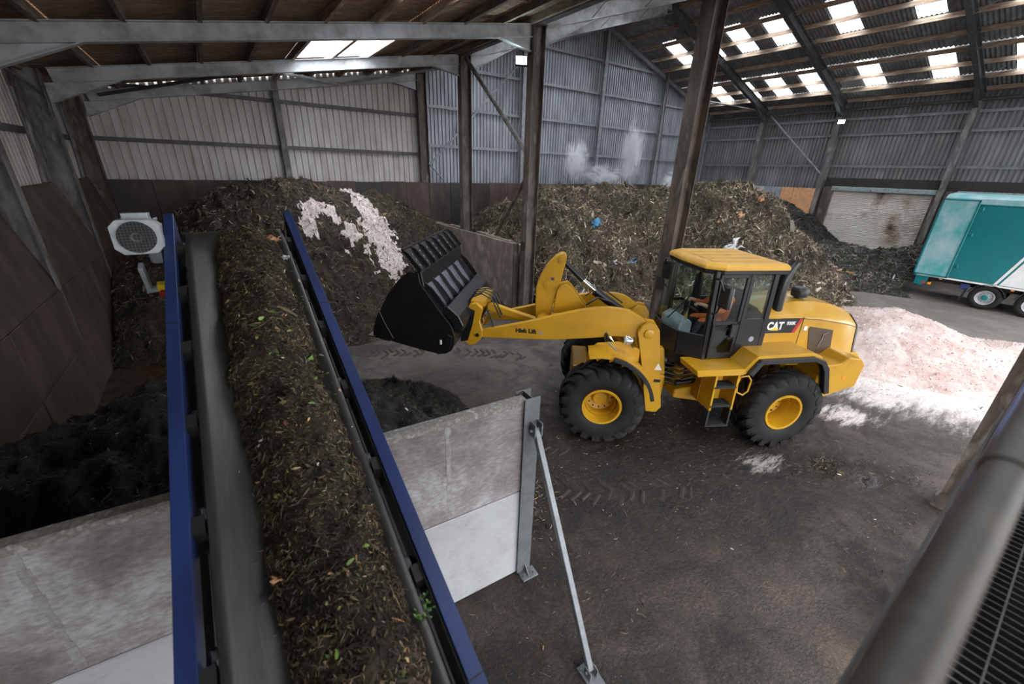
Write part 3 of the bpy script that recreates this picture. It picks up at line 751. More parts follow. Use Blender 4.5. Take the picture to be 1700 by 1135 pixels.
# local axes: y along the belt (uphill), x across, z normal to the belt
S0, S1 = -1.2, 6.28
for sx in (-1, 1):
    mb = MB()
    prof = [(0, 0), (0.085 * sx, 0), (0.085 * sx, -0.012), (0.012 * sx, -0.012), (0.012 * sx, -0.168), (0.085 * sx, -0.168), (0.085 * sx, -0.18), (0, -0.18)]
    mb.prism([(0.53 * sx + a, b) for a, b in prof], S0, S1, 'y')
    r = mb.build('side_rail', M['blue'], cv, bevel=0.003)
    for s in (1.15, 4.35):
        mb = MB(); mb.bb(0.526 * sx, 0.618 * sx, s - 0.004, s + 0.004, -0.001, 0.0015); mb.build('splice_joint', M['steel_black'], r)
    if sx > 0:
        mb = MB(); mb.bb(0.518, 0.528, S0, S1 - 0.25, -0.26, -0.02); mb.build('inner_shade_plate', M['steel_black'], cv)  # black plate added so the rail's inner face looks shaded
    mb = MB(); mb.bb(0.53 * sx, 0.60 * sx, S0, S1 - 0.4, -0.46, -0.40); mb.build('lower_chord', M['steel_black'], cv)
# belt: troughed upper strand, round the head drum and back underneath
sec = [(-0.455, -0.035), (-0.40, -0.062), (-0.30, -0.115), (-0.21, -0.165), (-0.17, -0.175), (0.17, -0.175), (0.21, -0.165), (0.30, -0.115), (0.40, -0.062), (0.455, -0.035)]
rows = []
for s in np.linspace(S0, 5.55, 30): rows.append([(x, s, z) for x, z in sec])
for k, s in enumerate((5.75, 5.95)):
    w = (k + 1) / 2.0
    rows.append([(x, s, z * (1 - w) + (-0.08) * w) for x, z in sec])
for a in np.linspace(0, math.pi, 10)[1:]:
    rows.append([(x, 5.95 + 0.17 * math.sin(a), -0.25 + 0.17 * math.cos(a)) for x, z in sec])
for s in (5.0, 2.0, S0): rows.append([(x, s, -0.42) for x, z in sec])
mb = MB()
n = len(sec); vv = [p for r in rows for p in r]; ff = []
for i in range(len(rows) - 1):
    for j in range(n - 1): ff.append((i * n + j, i * n + j + 1, (i + 1) * n + j + 1, (i + 1) * n + j))
mb._add(vv, ff)
b = mb.build('belt', M['belt'], cv, 50)
md = b.modifiers.new('thickness', 'SOLIDIFY'); md.thickness = 0.012; md.offset = -1
mb = MB(); mb.lathe([(0.02, -0.60), (0.03, -0.60), (0.03, -0.48), (0.155, -0.48), (0.155, 0.48), (0.03, 0.48), (0.03, 0.6), (0.02, 0.6)], (0, 5.95, -0.25), (1, 0, 0), 24); mb.build('head_drum', M['steel_black'], cv, 40)
for s in np.arange(-0.6, 5.7, 0.78):                       # idler sets
    mb = MB(); mb.bb(-0.53, 0.53, s - 0.035, s + 0.035, -0.34, -0.30)
    for sx in (-1, 1):
        mb.beam((0.20 * sx, s, -0.30), (0.525 * sx, s, -0.09), rect(0.06, 0.012), (0, 1, 0))
        mb.bb(0.47 * sx, 0.53 * sx, s - 0.05, s + 0.05, -0.15, -0.03)
    fr = mb.build('idler_frame', M['steel_black'], cv)
    for sx in (-1, 1):
        mb = MB(); p0 = Vector((0.22 * sx, s + 0.09, -0.245)); p1 = Vector((0.505 * sx, s + 0.09, -0.098))
        d = (p1 - p0).normalized()
        mb.lathe([(0.008, -0.02), (0.05, 0.0), (0.052, 0.02), (0.052, (p1 - p0).length - .02), (0.04, (p1 - p0).length), (0.012, (p1 - p0).length + 0.005)], p0, d, 16)
        mb.build('wing_roller', M['galv'], cv, 40)
    mb = MB(); mb.lathe([(0.01, 0), (0.05, 0.01), (0.05, 0.37), (0.01, 0.38)], (-0.19, s + 0.02, -0.235), (1, 0, 0), 14); mb.build('centre_roller', M['steel_black'], cv, 40)
# gear motor hung on the outer side of the left rail at the head
G = Matrix.Translation((-0.79, 5.6, 0.10)) @ Matrix.Rotation(-CV_EL - R_(4), 4, 'X')
mb = MB(G)
def octo(w, h, c, y): return [(x, y, z) for x, z in ((-w, -h + c), (-w, h - c), (-w + c, h), (w - c, h), (w, h - c), (w, -h + c), (w - c, -h), (-w + c, -h))]
mb.loft([octo(0.185, 0.16, 0.06, 0.02), octo(0.185, 0.16, 0.06, 0.16), octo(0.165, 0.145, 0.05, 0.18), octo(0.165, 0.145, 0.05, 0.46)])
for i in range(-3, 4): mb.bb(i * 0.045 - 0.005, i * 0.045 + 0.005, 0.2, 0.45, 0.14, 0.165)
mb.bb(-0.1, 0.1, 0.2, 0.36, 0.15, 0.215)
gm = mb.build('gear_motor', M['motor'], cv, bevel=0.01)
mb = MB(G); mb.lathe([(0.0, 0.018), (0.145, 0.018), (0.145, 0.005), (0.0, 0.005)], (0, 0, 0), (0, 1, 0), 24); mb.build('fan_opening', M['steel_black'], gm)
mb = MB(G)
for i in range(-5, 6):
    q = i * 0.026; h = math.sqrt(max(0.145 ** 2 - q * q, 0.0004))
    mb.bb(q - 0.0016, q + 0.0016, -0.006, 0.0, -h, h); mb.bb(-h, h, -0.007, -0.001, q - 0.0016, q + 0.0016)
mb.lathe([(0.03, -0.008), (0.045, -0.012), (0.045, 0.0), (0.03, 0.0)], (0, 0, 0), (0, 1, 0), 16, closed=True)
mb.build('fan_grille', M['rafter_dark'], gm)
mb = MB(); mb.bb(-0.80, -0.62, 5.86, 6.12, -0.36, -0.14); mb.tube((-0.8, 6.0, -0.25), (-0.62, 6.0, -0.25), 0.13, 14); mb.build('gearbox', M['motor'], gm, bevel=0.02)
mb = MB(); mb.bb(-0.86, -0.82, 5.5, 5.62, -0.46, -0.18); mb.bb(-0.86, -0.72, 5.5, 5.56, -0.46, -0.42); mb.build('torque_bracket', M['motor'], gm, bevel=0.006)
mb = MB(); mb.path([(-0.74, 5.85, 0.1), (-0.68, 5.8, 0.12), (-0.63, 5.72, 0.03), (-0.65, 5.55, -0.2), (-0.7, 5.35, -0.42)], 0.014, 8); mb.build('power_cable', M['steel_black'], gm, 60)
mb = MB(); mb.bb(-0.735, -0.625, 5.28, 5.36, -0.36, -0.24); sw = mb.build('isolator_switch', M['yellow_plain'], cv, bevel=0.01)
mb = MB(); mb.lathe([(0.0, 0), (0.032, 0), (0.028, 0.03), (0.0, 0.03)], (-0.70, 5.27, -0.32), (0, -1, 0), 14); mb.build('stop_button', M['red'], sw)
for sx in (-1, 1):                                          # head end plates and support legs
    mb = MB(); mb.bb(0.535 * sx, 0.555 * sx, 5.75, S1, -0.42, -0.02); mb.build('head_plate', M['blue'], cv, bevel=0.004)
CL = cv.matrix_basis.to_3x3() if False else Matrix.Rotation(-CV_AZ, 3, 'Z') @ Matrix.Rotation(CV_EL, 3, 'X')
for s in (0.2, 4.5):
    for sx in (-1, 1):
        p = Vector((0.565 * sx, s, -0.43))
        wz = (CL @ p).z + 2.05
        d = CL.transposed() @ Vector((0, 0, -1))
        mb = MB(); mb.beam(p, p + d * (wz - 0.02), rect(0.07, 0.07), (1, 0, 0)); mb.build('support_leg', M['blue'], cv)

# ---------------------------------------------------------------- walkway where the photograph was taken
wk = empty('walkway', (1.5, -0.4, 3.35), 0, 'steel grating walkway with blurred handrail at the right edge', 'walkway')
def wkp(mb, name, mat, **k): return keep(mb.build(name, mat, None, **k), wk)
rd = Vector((1, -0.012, 0.06)).normalized(); rp = Vector((0.33, -0.02, 4.47))
mb = MB(); mb.tube(rp - rd * 0.55, rp + rd * 3.4, 0.0205, 24); wkp(mb, 'handrail', M['rail'], smooth_ang=40)
mb = MB(); mb.tube(rp + rd * 0.36, rp + rd * 0.44, 0.023, 24); wkp(mb, 'rail_coupling', M['rail'], smooth_ang=40)
for xx in (-0.15, 3.6):
    mb = MB(); mb.tube((xx, -0.02, 3.3), (xx, -0.02, 4.46 + (xx - .33) * .06), 0.021, 16); wkp(mb, 'rail_post', M['rail'], smooth_ang=40)
mb = MB(); mb.tube((-0.15, -0.02, 3.85), (3.6, -0.02, 3.95), 0.017, 14); wkp(mb, 'mid_rail', M['blue'], smooth_ang=40)
mb = MB(); mb.bb(-0.3, 3.9, 0.0, 0.012, 3.22, 3.47); wkp(mb, 'toe_plate', M['steel_black'])
mb = MB(); mb.bb(-0.3, 3.9, -0.98, -0.968, 3.22, 3.47); wkp(mb, 'toe_plate', M['blue'])
bar = MB(); bar.bb(-0.0025, 0.0025, -0.96, -0.005, 3.32, 3.35); b0 = wkp(bar, 'bearing_bar', M['grating'])
for i in range(1, 92):
    c = b0.copy(); COL.objects.link(c); c.location.x = 0
    c.parent = wk; c.matrix_parent_inverse = b0.matrix_parent_inverse.copy(); c.location = (0.15 + i * 0.041, 0, 0)
b0.location = (0.15, 0, 0)
for j in range(10):
    mb = MB(); y = -0.05 - j * 0.098
    mb.beam((0.1, y, 3.347), (3.9, y, 3.347), rect(0.006, 0.006)); wkp(mb, 'twisted_rod', M['grating'])

# pale block added for the bright floor patch glimpsed through the grating
mb = MB(); mb.prism([(5.3, -0.45), (7.2, -0.5), (6.3, -1.35), (5.2, -1.3)], 0, 0.5, 'z'); o = mb.build('pale_block', M['panel_low'], None, None, 0.03)
tag(o, 'pale block added for the bright patch of floor seen through the grating', 'block')
# ================================================================ WHEEL LOADER
LD_A = R_(153.0)
loader = empty('wheel_loader', (8.52, 3.34, 0), LD_A, 'yellow articulated wheel loader with raised black bucket', 'wheel loader')
_d = Matrix.Rotation(-LD_A, 3, 'Z') @ (Vector((6.02, 5.07, 0)) - Vector((8.52, 3.34, 0)))
FM = Matrix.Translation(_d) @ Matrix.Rotation(R_(138.0) - LD_A, 4, 'Z')      # articulated front frame
I4 = Matrix.Identity(4)
def part(mb, name, mat, parent=None, bevel=0.0, ang=None, seg=1):
    return mb.build(name, M[mat] if isinstance(mat, str) else mat, parent or loader, ang, bevel, seg)
def plates(T, pts, ys, name, mat, bevel=0.008):
    for y0, y1 in ys:
        mb = MB(T); mb.prism(pts, y0, y1, 'y'); part(mb, name, mat, None, bevel)

# ---- wheels: tyre with chevron lugs, dished rim, hub bolts
def wheel(T, cx, side):
    W = T @ Matrix.Translation((cx, 0.93 * side, 0.79))
    if side < 0: W = W @ Matrix.Rotation(math.pi, 4, 'Z')
    mb = MB(W)
    prof = [(0.35, -0.20), (0.38, -0.24), (0.48, -0.272), (0.62, -0.275), (0.705, -0.245), (0.74, -0.19), (0.748, -0.08), (0.748, 0.08),
            (0.74, 0.19), (0.705, 0.245), (0.62, 0.275), (0.48, 0.272), (0.38, 0.24), (0.35, 0.20)]
    mb.lathe(prof, (0, 0, 0), (0, 1, 0), 48, closed=True)
    nl = 19
    for s in (-1, 1):
        for k in range(nl):
            a0 = 2 * math.pi * (k + (0.5 if s > 0 else 0)) / nl
            rings = []
            for t, y, r0, r1, hw in ((0, 0.0, 0.73, 0.79, 0.066), (0.35, 0.09, 0.73, 0.79, 0.066), (0.75, 0.21, 0.715, 0.787, 0.072), (0.92, 0.265, 0.68, 0.755, 0.076), (1.0, 0.284, 0.61, 0.68, 0.064)):
                a = a0 + 0.33 * t
                q = []
                for r_, h_ in ((r0, -hw), (r1, -hw * 0.8), (r1, hw * 0.8), (r0, hw)):
                    q.append((r_ * math.cos(a + h_ / r_), y * s, r_ * math.sin(a + h_ / r_)))
                rings.append(q)
            mb.loft(rings)
    ty = part(mb, 'tyre', 'rubber', None, 0, 40)
    mb = MB(W)
    mb.lathe([(0.325, 0.245), (0.362, 0.250), (0.37, 0.235), (0.352, 0.205), (0.352, -0.2), (0.325, -0.2), (0.305, -0.06), (0.30, 0.04), (0.285, 0.05), (0.275, 0.02), (0.27, -0.15),
              (0.17, -0.17), (0.16, -0.13), (0.13, -0.08), (0.0001, -0.075), (0.0001, -0.09), (0.1, -0.10), (0.13, -0.19), (0.28, -0.18), (0.30, -0.10), (0.312, 0.20)], (0, 0, 0), (0, 1, 0), 40, closed=True)
    rim = part(mb, 'wheel_rim', 'yellow', ty, 0, 35)
    for k in range(12):
        a = 2 * math.pi * k / 12
        mb = MB(W); mb.tube((0.225 * math.cos(a), -0.17, 0.225 * math.sin(a)), (0.225 * math.cos(a), -0.135, 0.225 * math.sin(a)), 0.016, 6)
        part(mb, 'wheel_nut', 'grille', ty)
for T, cx in ((I4, 0.09), (FM, 0.14)):
    for s in (1, -1): wheel(T, cx, s)

# ---- front frame
for s in (1, -1):
    yy = sorted((0.60 * s, 0.68 * s)); yi = sorted((0.38 * s, 0.45 * s))
    pts = [(-0.40, 2.12), (-0.46, 2.26), (-0.56, 2.33), (-0.70, 2.31), (-0.78, 2.2), (-0.93, 1.35), (-1.06, 0.62), (-0.98, 0.5), (-0.78, 0.5), (-0.68, 0.95), (-0.56, 1.5)]
    mb = MB(FM); mb.prism(pts, yy[0], yy[1], 'y'); part(mb, 'tower_plate', 'yellow', None, 0.01)
    mb = MB(FM); mb.prism(pts, yi[0], yi[1], 'y'); part(mb, 'tower_plate', 'yellow', None, 0.01)
    mb = MB(FM); mb.lathe([(0.0, 0), (0.085, 0), (0.085, 0.03), (0.045, 0.04), (0.0, 0.04)], (-0.60, 0.68 * s, 2.13), (0, s, 0), 20); part(mb, 'pivot_boss', 'yellow', None, 0, 35)
    # lift cylinders
    mb = MB(FM); mb.tube((-0.75, 0.52 * s, 0.95), (-0.15, 0.52 * s, 1.62), 0.075, 14); lc = part(mb, 'lift_cylinder', 'yellow', None, 0, 40)
    mb = MB(FM); mb.tube((-0.15, 0.52 * s, 1.62), (0.1, 0.52 * s, 1.99), 0.045, 12); part(mb, 'piston_rod', 'chrome', lc, 0, 40)
mb = MB(FM)
mb.bb(-1.1, 0.62, -0.42, 0.42, 0.52, 1.18); mb.prism([(-1.1, 1.18), (-0.3, 1.18), (-0.5, 1.75), (-1.0, 1.75)], -0.40, 0.40, 'y'); mb.bb(0.4, 0.72, -0.5, 0.5, 0.62, 1.3)
part(mb, 'front_frame', 'yellow', None, 0.025)
mb = MB(FM); mb.lathe([(0.1, -0.72), (0.15, -0.7), (0.15, -0.4), (0.22, -0.2), (0.22, 0.2), (0.15, 0.4), (0.15, 0.7), (0.1, 0.72)], (0.14, 0, 0.79), (0, 1, 0), 20); part(mb, 'axle', 'yellow', None, 0, 40)
mb = MB(I4); mb.lathe([(0.1, -0.72), (0.15, -0.7), (0.15, -0.4), (0.22, -0.2), (0.22, 0.2), (0.15, 0.4), (0.15, 0.7), (0.1, 0.72)], (0.09, 0, 0.79), (0, 1, 0), 20); part(mb, 'axle', 'yellow', None, 0, 40)
# front fenders: curved sheet from the top of the tyre down behind it, with a rubber lip
for s in (1, -1):
    def arc(r0, r1, n=14, a0=72, a1=160):
        out = []
        for i in range(n + 1):
            a = R_(a0 + (a1 - a0) * i / n); t = i / n
            r = 1.06 * (1 - t) + 0.95 * t
            out.append((0.14 + (r + r0) * math.cos(a), 0.79 + (r + r0) * math.sin(a)))
        for i in range(n, -1, -1):
            a = R_(a0 + (a1 - a0) * i / n); t = i / n
            r = 1.06 * (1 - t) + 0.95 * t
            out.append((0.14 + (r + r1) * math.cos(a), 0.79 + (r + r1) * math.sin(a)))
        return out
    def strip(y0, y1, r0, r1, name, mat, par=None, a0=72, a1=160):
        p = arc(r0, r1, 14, a0, a1); n = 15; mb = MB(FM)
        for i in range(n - 1):
            mb.prism([p[i], p[i + 1], p[2 * n - 2 - i], p[2 * n - 1 - i]], y0, y1, 'y')
        return mb.build(name, M[mat], par or loader, 40)
    a, b = sorted((0.66 * s, 1.20 * s))
    fe = strip(a, b, -0.035, 0.0, 'front_fender', 'yellow')
    a, b = sorted((1.17 * s, 1.25 * s)); strip(a, b, -0.075, -0.012, 'fender_lip', 'plastic', fe, 96, 163)
    # bracket plate between fender and tower
    mb = MB(FM); mb.prism([(0.45, 1.72), (0.30, 1.86), (-0.1, 1.92), (-0.5, 1.8), (-0.5, 1.5), (-0.2, 1.72), (0.1, 1.78)], *sorted((0.62 * s, 0.66 * s)), 'y'); part(mb, 'fender_bracket', 'yellow', None, 0.008)
    mb = MB(FM); mb.path([(-0.35, 0.69 * s, 1.85), (-0.30, 0.85 * s, 1.95), (-0.25, 0.95 * s, 2.05)], 0.02, 8); part(mb, 'lamp_stalk', 'black', None, 0, 40)
    mb = MB(FM); mb.lathe([(0.0, -0.06), (0.06, -0.05), (0.085, 0.03), (0.085, 0.06), (0.0, 0.06)], (-0.22, 0.95 * s, 2.08), (1, 0, 0.1), 16); hl = part(mb, 'head_lamp', 'grey_lens', None, 0, 40)
    mb = MB(FM); mb.lathe([(0.0, 0), (0.075, 0), (0.07, 0.02), (0.0, 0.025)], (-0.16, 0.95 * s, 2.086), (1, 0, 0.1), 16); part(mb, 'lens', 'white', hl)
mb = MB(FM); mb.path([(-0.02, 1.0, 1.88), (0.10, 1.02, 2.0), (0.16, 1.02, 2.05)], 0.014, 8); part(mb, 'mirror_stalk', 'galv', None, 0, 40)
mb = MB(FM); mb.lathe([(0.0, -0.02), (0.07, -0.02), (0.085, 0.0), (0.07, 0.02), (0, 0.02)], (0.20, 1.02, 2.14), (1, 0.2, 0), 18); part(mb, 'marker_mirror', 'black', None, 0, 40)

# ---- lift arms
armp = [(2.51, 1.93), (2.2, 2.0), (1.8, 2.11), (1.46, 2.21), (1.1, 2.33), (0.85, 2.41), (0.62, 2.47), (0.38, 2.52), (0.15, 2.545), (-0.1, 2.53), (-0.25, 2.5), (-0.37, 2.44), (-0.48, 2.37),
        (-0.58, 2.29), (-0.66, 2.2), (-0.68, 2.1), (-0.62, 2.03), (-0.5, 2.0), (0.02, 1.985), (0.41, 1.92), (1.06, 1.83), (1.57, 1.8), (2.09, 1.78), (2.47, 1.76), (2.6, 1.78), (2.64, 1.85), (2.6, 1.92)]
arms = []
for s in (1, -1):
    mb = MB(FM); mb.prism(armp, *sorted((0.47 * s, 0.575 * s)), 'y'); arms.append(part(mb, 'lift_arm', 'yellow', None, 0.012))
mb = MB(FM); mb.tube((1.35, -0.5, 2.05), (1.35, 0.5, 2.05), 0.15, 20); mb.bb(0.75, 1.2, -0.48, 0.48, 2.02, 2.24); part(mb, 'cross_tube', 'yellow', None, 0, 35)
bell = [(1.12, 3.385), (1.06, 3.4), (1.01, 3.375), (0.985, 3.32), (1.01, 3.17), (1.05, 2.94), (1.09, 2.71), (1.18, 2.45), (1.23, 2.15), (1.26, 1.92), (1.38, 1.84), (1.5, 1.92), (1.53, 2.3), (1.54, 2.68), (1.51, 2.82), (1.47, 2.93), (1.35, 3.16), (1.2, 3.33)]
mb = MB(FM); mb.prism(bell, -0.10, 0.10, 'y'); bc = part(mb, 'bellcrank', 'yellow', None, 0.015)
for (px, pz, r) in ((1.08, 3.27, 0.05), (1.30, 2.78, 0.065), (1.385, 1.95, 0.05)):
    mb = MB(FM); mb.lathe([(0.0, -0.125), (r * 1.35, -0.125), (r * 1.35, 0.125), (0.0, 0.125)], (px, 0, pz), (0, 1, 0), 18); mb.tube((px, -0.15, pz), (px, 0.15, pz), r * 0.55, 12); part(mb, 'pin', 'yellow', bc, 0, 35)
mb = MB(FM); mb.tube((1.22, 0.1, 2.9), (1.22, 0.13, 2.9), 0.03, 12); part(mb, 'grease_bolt', 'chrome', bc)
plates(FM, [(1.2, 2.05), (1.12, 2.70), (1.06, 2.78), (0.95, 2.82), (0.86, 2.76), (0.47, 2.3), (0.42, 2.05)], ((0.13, 0.17), (-0.17, -0.13)), 'bellcrank_support', 'yellow', 0.008)
mb = MB(FM); mb.tube((-0.52, 0, 2.08), (0.36, 0, 2.665), 0.085, 16); mb.tube((0.32, 0, 2.64), (0.39, 0, 2.69), 0.098, 16); tc = part(mb, 'tilt_cylinder', 'black', None, 0, 35)
mb = MB(FM); mb.tube((0.36, 0, 2.665), (0.64, 0, 2.88), 0.048, 14); part(mb, 'piston_rod', 'chrome', tc, 0, 35)
mb = MB(FM); mb.tube((0.64, 0, 2.88), (1.04, 0, 3.23), 0.055, 14); part(mb, 'rod_end', 'black', tc, 0, 35)
mb = MB(FM); mb.prism([(1.32, 1.88), (1.42, 2.02), (2.42, 2.3), (2.52, 2.28), (2.5, 2.17), (1.45, 1.86)], -0.07, 0.07, 'y'); part(mb, 'tilt_link', 'yellow', None, 0.012)
for k, (y0, dz) in enumerate(((0.2, 0.0), (-0.25, 0.05), (0.3, 0.03))):
    mb = MB(FM); mb.path([(0.55, y0, 2.45 + dz), (0.35, y0 * 1.1, 2.62 + dz), (0.1, y0 * 1.1, 2.55 + dz), (-0.2, y0, 2.4)], 0.016, 8); part(mb, 'hydraulic_hose', 'black', None, 0, 50)
# ---- quick coupler
for s in (1, -1):
    mb = MB(FM); mb.prism([(2.86, 1.66), (2.84, 1.9), (2.80, 2.36), (2.74, 2.44), (2.62, 2.46), (2.50, 2.36), (2.56, 2.1), (2.50, 1.9), (2.52, 1.76), (2.64, 1.62), (2.76, 1.58)], *sorted((0.50 * s, 0.60 * s)), 'y'); qc = part(mb, 'coupler_plate', 'yellow', None, 0.012)
    for px, pz in ((2.60, 1.82), (2.72, 2.22)):
        mb = MB(FM); mb.tube((px, 0.57 * s, pz), (px, 0.63 * s, pz), 0.035, 14); part(mb, 'pin', 'black', qc)
mb = MB(FM); mb.tube((2.66, -0.55, 2.36), (2.66, 0.55, 2.36), 0.085, 16); mb.bb(2.48, 2.76, -0.46, 0.46, 2.36, 2.46)
part(mb, 'coupler_bar', 'yellow', None, 0, 35)
mb = MB(FM); mb.tube((2.74, -0.55, 1.7), (2.74, 0.55, 1.7), 0.06, 14); part(mb, 'coupler_bar', 'yellow', None, 0, 35)
mb = MB(FM); mb.tube((2.56, -0.42, 2.05), (2.56, 0.42, 2.05), 0.06, 12); part(mb, 'lock_cylinder', 'chrome', None, 0, 35)
for k in range(4):
    y0 = -0.3 + 0.2 * k
    mb = MB(FM); mb.path([(2.2, y0, 2.1), (2.36, y0 + .05, 2.48), (2.56, y0 + .1, 2.54 + 0.02 * k), (2.78, y0 + 0.1, 2.5), (2.82, y0 + 0.12, 2.35)], 0.014, 8); part(mb, 'hydraulic_hose', 'black', None, 0, 50)
mb = MB(FM); mb.path([(2.45, 0.45, 2.3), (2.35, 0.5, 2.15), (2.3, 0.5, 1.95), (2.15, 0.48, 1.93)], 0.016, 8); part(mb, 'hydraulic_hose', 'black', None, 0, 50)

# ---- bucket
BW = 1.35
outer = [(4.34, 1.97), (3.93, 1.86), (3.5, 1.765), (3.16, 1.70), (3.02, 1.72), (2.91, 1.80), (2.86, 1.92), (2.86, 2.08), (2.90, 2.24), (3.0, 2.38), (3.14, 2.56), (3.30, 2.80), (3.42, 2.98), (3.45, 3.16)]
def offset(ps, d):
    out = []
    for i, p in enumerate(ps):
        a = Vector(ps[max(i - 1, 0)]); b = Vector(ps[min(i + 1, len(ps) - 1)]); t = (b - a).normalized()
        out.append((p[0] + t.y * d, p[1] - t.x * d))
    return out
inner = offset(outer, 0.028)
mb = MB(FM)
for i in range(len(outer) - 1): mb.prism([outer[i], outer[i + 1], inner[i + 1], inner[i]], -BW, BW, 'y')
bk = part(mb, 'bucket_shell', 'bucket', None, 0, 35)
sidep = outer + [(3.62, 3.18), (3.80, 3.03), (3.98, 2.82), (4.14, 2.56), (4.26, 2.3), (4.33, 2.1)]
for s in (1, -1):
    mb = MB(FM); mb.prism(sidep, *sorted(((BW - 0.03) * s, (BW + 0.005) * s)), 'y'); sp = part(mb, 'bucket_side', 'bucket', None, 0.004)
    mb = MB(FM); mb.prism([(4.36, 1.98), (4.06, 1.88), (3.98, 1.95), (4.1, 2.2), (4.2, 2.45), (4.28, 2.3), (4.34, 2.1)], *sorted(((BW + 0.004) * s, (BW + 0.022) * s)), 'y'); part(mb, 'side_cutter', 'bucket', sp, 0.004)
    mb = MB(FM); mb.prism([(3.9, 1.89), (3.16, 1.72), (2.94, 1.84), (2.9, 2.06), (2.98, 2.1), (3.03, 1.92), (3.2, 1.83), (3.9, 1.96)], *sorted(((BW + 0.004) * s, (BW + 0.02) * s)), 'y'); part(mb, 'wear_plate', 'bucket', sp, 0.004)
    mb = MB(FM); mb.bb(3.08, 3.12, *sorted(((BW + 0.02) * s, (BW + 0.024) * s)), 1.9, 1.99); part(mb, 'white_patch', 'white', sp)  # small white patch low on the bucket side
mb = MB(FM); mb.prism([(4.46, 1.975), (4.12, 1.885), (4.12, 1.915), (4.3, 1.965)], -BW - 0.02, BW + 0.02, 'y'); part(mb, 'cutting_edge', 'bucket', None, 0.003)
mb = MB(FM); mb.prism([(3.36, 2.93), (3.40, 3.18), (3.52, 3.19), (3.48, 2.98)], -BW, BW, 'y'); part(mb, 'top_beam', 'bucket', None, 0.008)
# spill guard with its ribs
gu0, gu1 = Vector((3.42, 3.17)), Vector((3.70, 3.54)); gt = (gu1 - gu0).normalized(); gn = Vector((-gt.y, gt.x))
def gp(a, b): q = gu0 + gt * a + gn * b; return (q.x, q.y)
GL = (gu1 - gu0).length
mb = MB(FM); mb.prism([gp(0, 0), gp(GL, 0), gp(GL, -0.014), gp(0, -0.014)], -BW, BW, 'y'); mb.tube((gu1.x, -BW, gu1.y), (gu1.x, BW, gu1.y), 0.02, 8); sg = part(mb, 'spill_guard', 'bucket', None)
for i in range(8):
    y = -BW + 2 * BW * i / 7
    mb = MB(FM); mb.prism([gp(0, 0), gp(0.02, 0.07), gp(GL * 0.8, 0.05), gp(GL, 0.0)], y - 0.012, y + 0.012, 'y'); part(mb, 'guard_rib', 'bucket', sg)
for i in range(7):
    y = -BW + 2 * BW * (i + 0.5) / 7
    for k in range(3):
        q = gp(0.10 + 0.11 * k, 0.002); mb = MB(FM); mb.tube((q[0], y, q[1]), (q[0] + gn.x * 0.012, y, q[1] + gn.y * 0.012), 0.022, 8); part(mb, 'guard_bolt', 'galv', sg)
# back of the bucket: hinge beam, ribs, panels with reflected light put into their colour
mb = MB(FM); mb.prism([(2.86, 2.12), (2.90, 2.28), (3.08, 2.50), (2.98, 2.60), (2.78, 2.42), (2.70, 2.25), (2.74, 2.12)], -BW + 0.05, BW - 0.05, 'y'); part(mb, 'hinge_beam', 'bucket', None, 0.012)
for i, y in enumerate((-1.28, -0.95, -0.48, -0.02, 0.44, 0.90, 1.28)):
    big = i in (0, 1, 5, 6)
    e = 0.06 if big else 0.015
    mb = MB(FM); mb.prism([(3.40, 3.0), (3.36, 3.0), (3.28 - e * .6, 2.91), (3.17 - e, 2.74), (3.0, 2.58), (3.08, 2.46), (3.30, 2.80)], y - 0.012, y + 0.012, 'y'); part(mb, 'back_rib', 'bucket', None, 0.004)
for y0, y1 in ((-0.93, -0.50), (-0.46, -0.04), (0.0, 0.42), (0.46, 0.88), (0.92, 1.26)):
    mb = MB(FM)
    a, b = Vector((3.10, 2.51)), Vector((3.385, 2.94)); n_ = Vector((-(b - a).y, (b - a).x)).normalized() * 0.012
    mb.prism([(a.x, a.y), (b.x, b.y), (b.x + n_.x, b.y + n_.y), (a.x + n_.x, a.y + n_.y)], y0, y1, 'y'); part(mb, 'back_panel', 'bucket_in', None)
for s in (1, -1):
    for y in (0.40, 0.72):
        mb = MB(FM); mb.prism([(2.9, 1.72), (2.88, 2.3), (2.76, 2.42), (2.62, 2.36), (2.66, 2.1), (2.76, 1.75)], *sorted((y * s, (y + 0.03) * s)), 'y'); part(mb, 'bucket_ear', 'bucket', None, 0.006)

# ---- rear frame
mb = MB(); mb.bb(-1.2, 1.2, -0.42, 0.42, 0.62, 1.62); mb.prism([(1.2, 0.6), (1.85, 0.72), (1.85, 0.9), (1.2, 1.0)], -0.36, 0.36, 'y'); mb.prism([(1.2, 1.3), (1.85, 1.4), (1.85, 1.52), (1.2, 1.6)], -0.36, 0.36, 'y')
part(mb, 'rear_frame', 'yellow', None, 0.02)
mb = MB(); mb.tube((1.62, 0, 0.6), (1.62, 0, 1.7), 0.11, 16); part(mb, 'hinge_pin', 'yellow', None, 0, 35)
mb = MB(); mb.bb(1.0, 1.5, -0.62, 0.62, 0.78, 1.55); part(mb, 'tank_box', 'yellow', None, 0.02)
for s in (1, -1):
    mb = MB(); mb.tube((1.1, 0.33 * s, 1.1), (1.9, 0.40 * s, 1.08), 0.045, 12); part(mb, 'steering_cylinder', 'black', None, 0, 40)
for k in range(6):
    mb = MB(); z = 1.05 + 0.1 * k; mb.path([(1.1, 0.25 + 0.03 * k, z), (1.5, 0.42 + 0.02 * k, z + 0.1), (1.8, 0.35, z - 0.05), (2.1, 0.2, z)], 0.02, 8); part(mb, 'hydraulic_hose', 'black', None, 0, 50)
mb = MB(); mb.bb(1.35, 1.9, -0.5, 0.5, 1.45, 1.62); part(mb, 'cab_mount', 'steel_black', None, 0.02)
